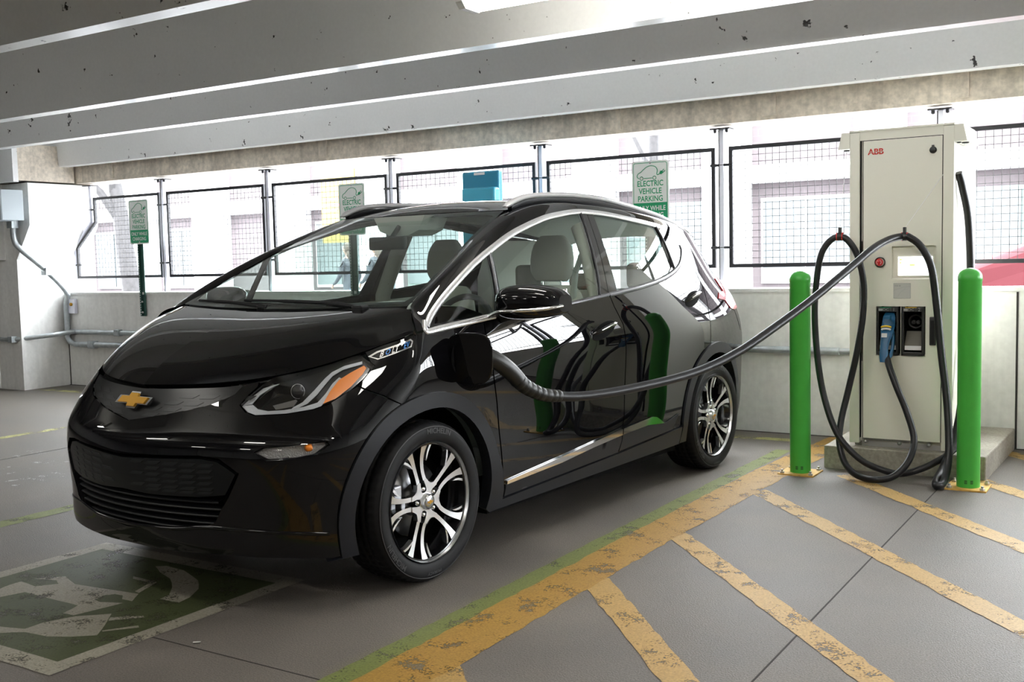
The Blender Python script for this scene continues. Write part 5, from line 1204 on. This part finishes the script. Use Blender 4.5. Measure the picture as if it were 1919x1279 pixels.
def spoke_mesh(k, rot):
    b = MB(); L_, R_ = spoke_outline()
    def face_x(r): return -.0270 - .008*math.sin(min(1, max(0, (r-.05)/.18))*PI) + .012*min(1, max(0, (r-.05)/.18))**2
    for th in (PI/2 + rot + k*2*PI/5,):
        for s in (1, -1):
            n = len(L_); vs = []
            for i in range(n):
                for (u, v) in (L_[i], R_[i]):
                    v *= s; y = u*math.cos(th)-v*math.sin(th); z = u*math.sin(th)+v*math.cos(th); fx = face_x(math.hypot(u, v))
                    vs += [(fx, y, z), (fx-.030, y, z)]
            f, mi = [], []
            for i in range(n-1):
                a = i*4; c = (i+1)*4
                q = (a, a+2, c+2, c); f.append(q if s > 0 else q[::-1]); mi.append(0)
                q = (a, c, c+1, a+1); f.append(q if s > 0 else q[::-1]); mi.append(1)
                q = (a+2, a+3, c+3, c+2); f.append(q if s > 0 else q[::-1]); mi.append(1)
                q = (a+1, c+1, c+3, a+3); f.append(q if s > 0 else q[::-1]); mi.append(1)
            b.add(vs, [q for q, m_ in zip(f, mi) if m_ == 0], 0, True); b.add(vs, [q for q, m_ in zip(f, mi) if m_], 1)
            # slim fin beside the arm at the rim, leaving the narrow slot
            F_ = [(.160, .0420), (.178, .0480), (.196, .0605), (.210, .0770), (.218, .0870), (.211, .0950), (.199, .0780), (.186, .0640), (.174, .0540)]
            poly = []
            for u, v in F_:
                v *= s; poly.append((u*math.cos(th)-v*math.sin(th), u*math.sin(th)+v*math.cos(th)))
            b.prism(poly, -.044, -.020, 'x', 0)
    # webs filling between the arms of neighbouring spokes near the hub
    return b
def wheel_parts(t, brake, rot):
    ty = tyre_mb().build('tyre', 'rubber', t)
    lt = MB()
    for txt, c0, sz in (('MICHELIN', PI/2-.18, .030), ('PRIMACY', -PI/2, .018), ('MICHELIN', -PI/2-.9, .030)):
        v, f = text_geo(txt, sz, bold=True, sx=1.1)
        lt.add([(.0055 if sz > .02 else .005, (.283+p[1])*math.cos(c0-p[0]/.283), (.283+p[1])*math.sin(c0-p[0]/.283)) for p in v], [q[::-1] for q in f])
    lt.lathe([(.2985, .0022), (.3005, .0032), (.3025, .0012)], axis='x', seg=72)
    lt.build('tyre_lettering', 'rubber_letter', ty)
    rim = MB()
    rim.lathe([(.2386, .000), (.2386, -.005), (.2350, -.009), (.2338, -.014)], axis='x', seg=72, mi=0); rim.lathe([(.2338, -.014), (.2270, -.016)], axis='x', seg=72, mi=1)
    rim.lathe([(.2386, .000), (.2400, -.010), (.2360, -.020)], axis='x', seg=72, mi=0)
    rim.lathe([(.2270, -.014), (.2230, -.030), (.2100, -.060), (.1980, -.16), (.200, -.20)], axis='x', seg=72, mi=1)
    ro = rim.build('rim', ['machined', 'piano'], t)
    for k in range(5): spoke_mesh(k, rot).build('twin_spoke', ['machined', 'piano'], t)
    h = MB(); h.lathe([(.0290, -.012), (.0330, -.018), (.0330, -.024)], axis='x', seg=40, mi=0)
    # star shaped hub plate joining the arms of neighbouring spokes
    poly = []
    for k in range(5):
        th = PI/2+rot+k*2*PI/5
        for (u, v) in ((.060, -.0436), (.070, -.0365), (.086, -.0285), (.086, -.0110), (.070, -.0130), (.056, -.0150), (.042, -.0130), (.0375, 0), (.042, .0130), (.056, .0150), (.070, .0130), (.086, .0110), (.086, .0285), (.070, .0365), (.060, .0436)):
            poly.append((u*math.cos(th)-v*math.sin(th), u*math.sin(th)+v*math.cos(th)))
    h.prism(poly, -.050, -.0275, 'x', 0)
    h.lathe([(.0285, -.012), (.0300, -.014), (.0340, -.0275)], axis='x', seg=40, mi=0)
    for k in range(5):
        th = PI/2+rot+k*2*PI/5; h.lathe([(.0145, -.035), (.0155, -.060)], (0, .054*math.cos(th), .054*math.sin(th)), 'x', 16, 1)
    ho = h.build('hub', ['machined', 'piano'], t)
    cp = MB(); cp.lathe([(.0001, -.0085), (.022, -.009), (.0275, -.013), (.0285, -.020)], axis='x', seg=32); co = cp.build('centre_cap', 'satin', t)
    bw = MB(); k_ = .19
    bw.prism([(y*k_, z*k_) for y, z in [(-.088, -.018), (-.026, -.018), (-.026, -.038), (.018, -.038), (.026, -.018), (.072, -.018), (.090, .018), (.026, .018), (.026, .038), (-.018, .038), (-.026, .018), (-.070, .018)]], -.0082, -.0070, 'x'); bw.build('cap_badge', 'gold', co)
    ln = MB()
    for k in range(5):
        th = PI/2+rot+k*2*PI/5; n_ = MB(); n_.lathe([(.0001, -.024), (.006, -.025), (.0095, -.030), (.0100, -.050)], (0, .054*math.cos(th), .054*math.sin(th)), 'x', 12); n_.build('wheel_nut', 'chrome', t)
    dk = MB(); dk.lathe([(.05, -.100), (.148, -.100), (.148, -.112), (.05, -.112)], axis='x', seg=48); dk.lathe([(.0001, -.075), (.060, -.075), (.066, -.100)], axis='x', seg=30); dk.build('brake_disc', 'disc', t)
    bb = MB(); bb.lathe([(.0001, -.125), (.205, -.125)], axis='x', seg=40); bb.build('backing_plate', 'black_hole', t)
    c = MB()
    for s in (1, -1): c.box((-.098, -brake*.150, s*.030-.020), (-.062, -brake*.105, s*.062+.018), bev=.006)
    c.box((-.094, -brake*.162, -.050), (-.070, -brake*.135, .050), bev=.005); c.box((-.088, -brake*.120, -.018), (-.055, -brake*.095, .018), bev=.004)
    c.build('caliper', 'caliper', t)
for y, st in ((0, 0.0), (2.6, 0.0)):
    for sx in (1, -1):
        t = wheel('wheel', st, .852*sx, y, sx); wheel_parts(t, 1 if (y == 0) == (sx > 0) else -1, (.28 if y == 0 else .17))
# --- interior
it = MB(); it.box((-.76, .35, .30), (.76, 2.95, .34)); it.build('cabin_floor', 'interior_dark', car)
d = MB(); rows = []
for x in np.linspace(-.72, .72, 25):
    hump = .050*math.exp(-((x-.37)/.20)**2); rows.append([(x, .03+.05*abs(x), 1.082), (x, .20, 1.090), (x, .38, 1.078+hump*.5), (x, .52, 1.040+hump), (x, .60, 1.000+hump), (x, .63, .90), (x, .60, .70), (x, .50, .45)])
d.grid(rows); d.build('dashboard', 'dash', car)
MB().box((-.10, .585, .93), (.12, .605, 1.07), bev=.01).build('centre_screen', 'interior_dark', car)
sw = MB(); cpt = Vector((.37, .80, .93)); ax = Vector((0, -.92, .38)).normalized(); e1_ = Vector((1, 0, 0)); e2_ = ax.cross(e1_)
sw.tube([cpt + (e1_*math.cos(a)+e2_*math.sin(a))*.185 for a in [2*PI*k/40 for k in range(40)]], .015, 10, closed=True)
for a in (0, PI, -PI/2): sw.tube([cpt + (e1_*math.cos(a)+e2_*math.sin(a))*.04, cpt + (e1_*math.cos(a)+e2_*math.sin(a))*.18], .016, 8)
sphere_pts(sw, cpt, .065, .03, .055, 16); sw.tube([cpt, cpt-ax*-.0 + Vector((0, -.20, .07))], .03, 10); sw.build('steering_wheel', 'interior_dark', car)
def seat(x):
    t = bpy.data.objects.new('front_seat', None); COL.objects.link(t); t.parent = car; t.location = (x, 1.30, .34)
    def loft(nm, secs, mat, n=20):
        rows = []
        for (c, u, hw, v, hd) in secs:   # centre, unit width axis = x, depth dir v
            rows.append([Vector(c) + Vector((1, 0, 0))*hw*math.copysign(abs(math.cos(a))**.55, math.cos(a)) + Vector(v)*hd*math.copysign(abs(math.sin(a))**.7, math.sin(a)) for a in [2*PI*k/n for k in range(n+1)]])
        b = MB(); b.grid(rows); b.add(rows[0][:-1], [tuple(range(n))[::-1]]); b.add(rows[-1][:-1], [tuple(range(n))]); o = b.build(nm, mat, t)
        s2 = o.modifiers.new('s', 'SUBSURF'); s2.levels = 1; s2.render_levels = 1; return o
    loft('seat_cushion', [((0, -.36, .20), 0, .20, (0, 0, 1), .05), ((0, -.32, .20), 0, .25, (0, 0, 1), .08), ((0, 0, .17), 0, .26, (0, 0, 1), .08), ((0, .16, .15), 0, .25, (0, 0, 1), .07)], 'seat_light')
    loft('seat_back', [((0, .13, .18), 0, .23, (0, 1, -.1), .07), ((0, .17, .35), 0, .265, (0, 1, -.2), .075), ((0, .235, .56), 0, .26, (0, 1, -.25), .065), ((0, .285, .72), 0, .215, (0, 1, -.25), .055), ((0, .31, .785), 0, .15, (0, 1, -.25), .035)], 'seat_light')
    loft('headrest', [((0, .300, .815), 0, .095, (0, 1, -.15), .03), ((0, .300, .85), 0, .130, (0, 1, -.15), .05), ((0, .305, .93), 0, .135, (0, 1, -.15), .052), ((0, .312, 1.01), 0, .120, (0, 1, -.15), .045), ((0, .316, 1.055), 0, .075, (0, 1, -.15), .025)], 'beige')
    MB().tube([(-.06, .295, .76), (-.06, .30, .84)], .007, 8).tube([(.06, .295, .76), (.06, .30, .84)], .007, 8).build('headrest_stay', 'chrome', t)
seat(.37); seat(-.37)
rs = bpy.data.objects.new('rear_seat', None); COL.objects.link(rs); rs.parent = car; rs.location = (0, 2.2, .34)
b = MB(); b.box((-.62, -.32, .06), (.62, .16, .24), bev=.05); b.build('seat_cushion', 'seat_light', rs)
b = MB(); b.prism([(.10, .18), (.24, .18), (.42, .72), (.32, .74)], -.62, .62, 'x'); o = b.build('seat_back', 'seat_light', rs); bb_ = o.modifiers.new('b', 'BEVEL'); bb_.width = .03; bb_.segments = 3
for x in (-.42, 0, .42):
    b = MB(); b.box((x-.12, .30, .74), (x+.12, .39, .90 if x else .84), bev=.035); b.build('headrest', 'beige', rs)
b = MB()
for sx in (1, -1): b.tube([(.60*sx, 1.52, 1.44), (.665*sx, 1.50, 1.30), (.74*sx, 1.46, 1.08), (.78*sx, 1.48, .7), (.78*sx, 1.48, .4)], .045, 10)
b.build('pillar_lining', 'beige', car)
for sx in (1, -1):
    b = MB(); b.grid([[(.80*sx, y, .36), (.80*sx, y, .80), (.775*sx, y, .98), (.775*sx, y, 1.035+.03*max(0, y-.9))] for y in np.linspace(.42, 2.35, 12)], flip=sx > 0); b.build('door_lining', 'seat_light', car)
b = MB()
for sx in (1, -1): b.grid([[(x*sx, y, z) for x, y, z in r] for r in [[(.70, 2.32, .6), (.70, 2.32, 1.16), (.62, 2.34, 1.40)], [(.64, 2.75, .6), (.60, 2.75, 1.14), (.53, 2.78, 1.40)], [(.58, 3.05, .6), (.52, 3.05, 1.08), (.44, 3.0, 1.38)]]])
b.box((-.60, 2.62, .95), (.60, 3.05, .97)); b.build('luggage_lining', 'beige', car)
bt2 = MB(); bt2.tube([(.63, 1.50, 1.30), (.56, 1.54, 1.20), (.52, 1.56, 1.0), (.60, 1.50, .5)], [.018]*4, 6); bt2.build('seat_belt', 'dash', car)
# ================================================================== OUTSIDE
st = MB(); st.box((-60, 4.2, -0.35), (50, 60, -0.02)); struct('ground', st, 'street')
# long building across the street
bd = empty('brick_building', W(-45, 20, 0), YAW, 'pale pink brick building with white columns across the street', 'building')
f = MB(); f.box((0, 1.0, -0.1), (60, 12, 5.6)); f.build('wall', 'brick_pink', bd)
f = MB(); f.box((-0.3, 0.6, 2.95), (60, 1.0, 3.35)); f.box((-0.3, 0.5, 5.6), (60.2, 12, 5.9)); f.build('band', 'facade_white', bd)
for i in range(17):
    x = 0.4 + i*3.5; MB().box((x, 0.2, -0.1), (x+0.95, 1.0, 5.6)).build('column', 'facade_white', bd)
for i in range(16):
    x = 0.4 + i*3.5 + 1.25
    if i in (6,): continue
    w = MB(); w.box((x-0.06, 0.9, 0.6), (x+2.06, 1.02, 2.6)); wf = w.build('window', 'facade_white' if i % 2 else 'facade_green', bd)
    for k in range(2): MB().box((x+k*1.02, 0.86, 0.68), (x+0.97+k*1.02, 0.905, 2.52)).build('pane', 'window_far', wf)
t = empty('banner', W(-17.45, 19.6, 0), YAW, 'yellow banner hanging on the building beyond the middle sign', 'banner')
MB().box((0, 0, 1.9), (1.25, 0.04, 3.95)).build('cloth', 'banner', t)
MB().tube([(0.0, 0, 4.1), (2.3, 0, 4.1)], 0.03, 6).build('rod', 'galv', t)
add_m = MB()
for k in range(3): add_m.box((0.15, -0.01, 3.1-k*0.16), (1.0-0.2*k, 0.0, 3.16-k*0.16))
add_m.build('print', 'logo_red', t)
# street trees
def tree(x, y, h, lean, r, lab, seed, branches=26):
    rnd = random.Random(seed); t = empty('street_tree', W(x, y, -0.02), YAW, lab, 'tree', 'bare street trees')
    b = MB(); pts = [(0, 0, 0), (lean*0.33, 0, h*0.33), (lean*0.6, 0.05, h*0.62), (lean, 0, h)]
    b.tube(catmull(pts, 5), [r*(1-0.55*i/15) for i in range(16)], 10); b.build('trunk', 'bark', t)
    c = MB()
    def grow(p, d, l, rr, n):
        q = p + d*l; m = p.lerp(q, 0.5) + Vector((rnd.uniform(-.1, .1), rnd.uniform(-.1, .1), 0))*l
        c.tube([p, m, q], [rr, rr*0.8, rr*0.6], 5)
        if n:
            for k in range(3):
                dd = (d + Vector((rnd.uniform(-.9, .9), rnd.uniform(-.9, .9), rnd.uniform(-.3, .6)))).normalized(); grow(q, dd, l*rnd.uniform(.55, .8), rr*0.6, n-1)
    top = Vector(pts[-1])
    for k in range(5): grow(top - Vector((lean, 0, h))*0.12*k, Vector((rnd.uniform(-1, 1), rnd.uniform(-1, 1), rnd.uniform(.4, 1.2))).normalized(), h*0.30, r*0.42, 3)
    c.build('branches', 'bark', t)
tree(-12.2, 9.0, 4.2, -0.95, 0.20, 'leaning tree trunk behind the parking sign nearest the pier', 1)
tree(-3.7, 12.0, 5.0, 0.1, 0.12, 'thin tree beyond the fence above the tallest parking sign', 2)
tree(5.5, 12.5, 4.6, 0.3, 0.16, 'street tree beyond the fence past the charging cabinet', 3)
tree(8.5, 8.0, 4.6, -0.3, 0.16, 'street tree further along, seen only as a reflection on the car', 4)
tree(12.5, 9.0, 4.6, 0.3, 0.16, 'last street tree of the row, seen only as a reflection on the car', 5)
# red car passing on the right
rc = empty('red_car', W(0.9, 8.2, -0.02), YAW, 'reddish car on the street beyond the far bollard', 'car')
prof = [(0, 0.35), (0.02, 0.75), (0.25, 0.95), (0.55, 1.12), (1.2, 1.38), (2.0, 1.45), (2.8, 1.38), (3.5, 1.02), (4.3, 0.90), (4.5, 0.7), (4.5, 0.35)]
body = []
for s in (0, 0.06, 0.3, 1.5, 1.74, 1.8):
    k = 0.90 if s in (0, 1.8) else (0.97 if s in (0.06, 1.74) else 1.0)
    body.append([(2.25+(px-2.25)*(0.97 if k < 1 else 1), s + (0.18*max(0, pz-0.95)*(1 if s < 0.9 else -1)), 0.35+(pz-0.35)*k) for px, pz in prof])
b = MB(); b.grid(body); b.add(body[0], [tuple(range(len(prof)))]); b.add(body[-1], [tuple(range(len(prof)))[::-1]]); b.build('body', 'car_red', rc)
for x in (0.85, 3.6):
    for y in (-0.01, 1.64): MB().lathe([(0.0001, 0), (0.2, -0.01), (0.31, 0), (0.32, 0.08), (0.30, 0.17)], (x, y, 0.32), 'y', 20).build('wheel', 'rubber', rc)
MB().prism([(1.55, 1.00), (1.75, 1.33), (2.7, 1.33), (3.2, 1.0)], 0.02, 0.06, 'y').build('window', 'black_plastic', rc)
# two people walking beyond the fence
def skin_mesh(name, verts, edges, radii, mat, parent, sub=1):
    me = bpy.data.meshes.new(name); me.from_pydata(verts, edges, []); o = link(name, me, parent)
    m = o.modifiers.new('s', 'SKIN'); s2 = o.modifiers.new('d', 'SUBSURF'); s2.levels = sub; s2.render_levels = sub
    for i, r in enumerate(radii):
        sv = me.skin_vertices[0].data[i] if me.skin_vertices else None
        if sv: sv.radius = (r, r) if not hasattr(r, '__len__') else r
    me.materials.append(MATS[mat]); return o
def skin_verts(verts, edges, radii, sub=2):
    """grow a smooth limb surface from a skeleton and return plain mesh data"""
    me = bpy.data.meshes.new('sk'); me.from_pydata(verts, edges, []); o = bpy.data.objects.new('sk', me); COL.objects.link(o)
    bm = bmesh.new(); bm.from_mesh(me); lay = bm.verts.layers.skin.verify(); bm.verts.ensure_lookup_table()
    for i, r in enumerate(radii): bm.verts[i][lay].radius = (r, r) if not hasattr(r, '__len__') else r
    bm.verts[0][lay].use_root = True
    bm.to_mesh(me); bm.free()
    o.modifiers.new('s', 'SKIN'); s2 = o.modifiers.new('d', 'SUBSURF'); s2.levels = sub; s2.render_levels = sub
    dg = bpy.context.evaluated_depsgraph_get(); dg.update(); e = o.evaluated_get(dg); m2 = bpy.data.meshes.new_from_object(e)
    v = [p.co[:] for p in m2.vertices]; f = [tuple(p.vertices) for p in m2.polygons]
    bpy.data.objects.remove(o); bpy.data.meshes.remove(me); bpy.data.meshes.remove(m2); return v, f
def person(x, y, h, face, lab, coat, leg, stride):
    """walking figure facing -x when face=-1"""
    t = empty('person', W(x, y, -0.02), YAW, lab, 'person'); s = h/1.70; F = face
    # skeleton: x forward*F, y sideways, z up
    V = [(0, 0, .93), (0, 0, 1.10), (0.01*F, 0, 1.28), (0.01*F, 0, 1.42), (0.02*F, 0, 1.50), (0.03*F, 0, 1.545),
         (0, .09, .90), (stride*F*.5, .10, .50), (stride*F*.9-.05*F, .10, .09), (stride*F*.9+.10*F, .11, .04),
         (0, -.09, .90), (-stride*F*.35, -.10, .49), (-stride*F*1.15, -.10, .12), (-stride*F*1.05, -.10, .045),
         (0, .17, 1.39), (-.06*F, .22, 1.14), (.06*F, .20, .92), (.09*F, .19, .84),
         (0, -.17, 1.39), (.05*F, -.22, 1.14), (.20*F, -.17, 1.02), (.27*F, -.15, 1.00)]
    E_ = [(0, 1), (1, 2), (2, 3), (3, 4), (4, 5), (0, 6), (6, 7), (7, 8), (8, 9), (0, 10), (10, 11), (11, 12), (12, 13), (3, 14), (14, 15), (15, 16), (16, 17), (3, 18), (18, 19), (19, 20), (20, 21)]
    R = [(.12, .15), (.11, .13), (.12, .16), (.10, .14), .055, .05, .085, .058, .042, .035, .085, .058, .042, .035, .06, .045, .033, .03, .06, .045, .033, .03]
    V = [(a*s, b*s, c*s) for a, b, c in V]
    v, f = skin_verts(V, E_, [tuple(k*s for k in r) if hasattr(r, '__len__') else r*s for r in R], 2)
    b = MB(); b.add(v, f, 0, True)
    # face polygons by height: trousers below the hip, coat above, skin at neck and hands
    o = b.build('body', [leg, coat, 'skin'], t)
    for p in o.data.polygons:
        z = p.center.z/s; ax = abs(p.center.y)/s
        p.material_index = 0 if z < .90 and ax < .155 else (2 if z > 1.47 or (ax > .13 and z < 0.90) else 1)
    hd = MB(); cx, cz = .035*F*s, 1.63*s
    vs = []; seg = 20
    for i in range(13):
        ph = PI*i/12; r = math.sin(ph); zz = -math.cos(ph)
        for k in range(seg):
            a = 2*PI*k/seg; X = r*math.cos(a); Y = r*math.sin(a)
            jaw = 1 - .22*max(0, -zz)
            vx = X*.092*jaw; nose = .022*max(0, 1-abs(a if a < PI else a-2*PI)/.35)*max(0, 1-abs(zz+.12)/.3) + .006*max(0, 1-abs(zz+.52)/.12)*max(0, 1-abs(a if a < PI else a-2*PI)/.5)
            vs.append((cx + F*(vx+nose)*s, Y*.074*jaw*s, cz + zz*.115*s))
    hd.add(vs, [(i*seg+k, i*seg+(k+1) % seg, (i+1)*seg+(k+1) % seg, (i+1)*seg+k) for i in range(12) for k in range(seg)], 0, True)
    for sy in (-1, 1):
        sphere_pts(hd, (cx+F*.078*s, sy*.03*s, cz+.008*s), .012*s, .014*s, .009*s, 8, 1); sphere_pts(hd, (cx-F*.005*s, sy*.076*s, cz-.01*s), .018*s, .008*s, .028*s, 8, 0)
    hd.build('head', ['skin', 'hair'], t)
    hr = MB(); sphere_pts(hr, (cx-F*.018*s, 0, cz+.022*s), .096*s, .084*s, .108*s, 18)
    sphere_pts(hr, (cx-F*.062*s, 0, cz-.10*s), .055*s, .075*s, .16*s, 14); hr.build('hair', 'hair', t)
    for sy, hx, hy, hz in ((1, .09*F, .19, .84), (-1, .27*F, -.15, 1.00)):
        hm = MB()
        for k in range(4): hm.tube([(hx*s + F*.01*s*k*.3, (hy+.012*(k-1.5))*s, (hz-.01)*s), ((hx+.012*F)*s, (hy+.012*(k-1.5))*s, (hz-.05)*s), ((hx+.028*F)*s, (hy+.011*(k-1.5))*s, (hz-.075-.006*(k in (1, 2)))*s)], .0085*s, 6)
        hm.tube([(hx*s, (hy-.02*sy)*s, hz*s), ((hx+.025*F)*s, (hy-.035*sy)*s, (hz-.03)*s)], .009*s, 6); hm.build('fingers', 'skin', t)
    return t
person(-8.9, 10.8, 1.62, -1, 'person with long dark hair, dark jacket and blue jeans, walking beyond the fence', 'jacket', 'denim', .26)
person(-8.35, 10.9, 1.64, -1, 'person all in dark clothes walking just behind the one in blue jeans', 'jacket', 'trousers', .26)
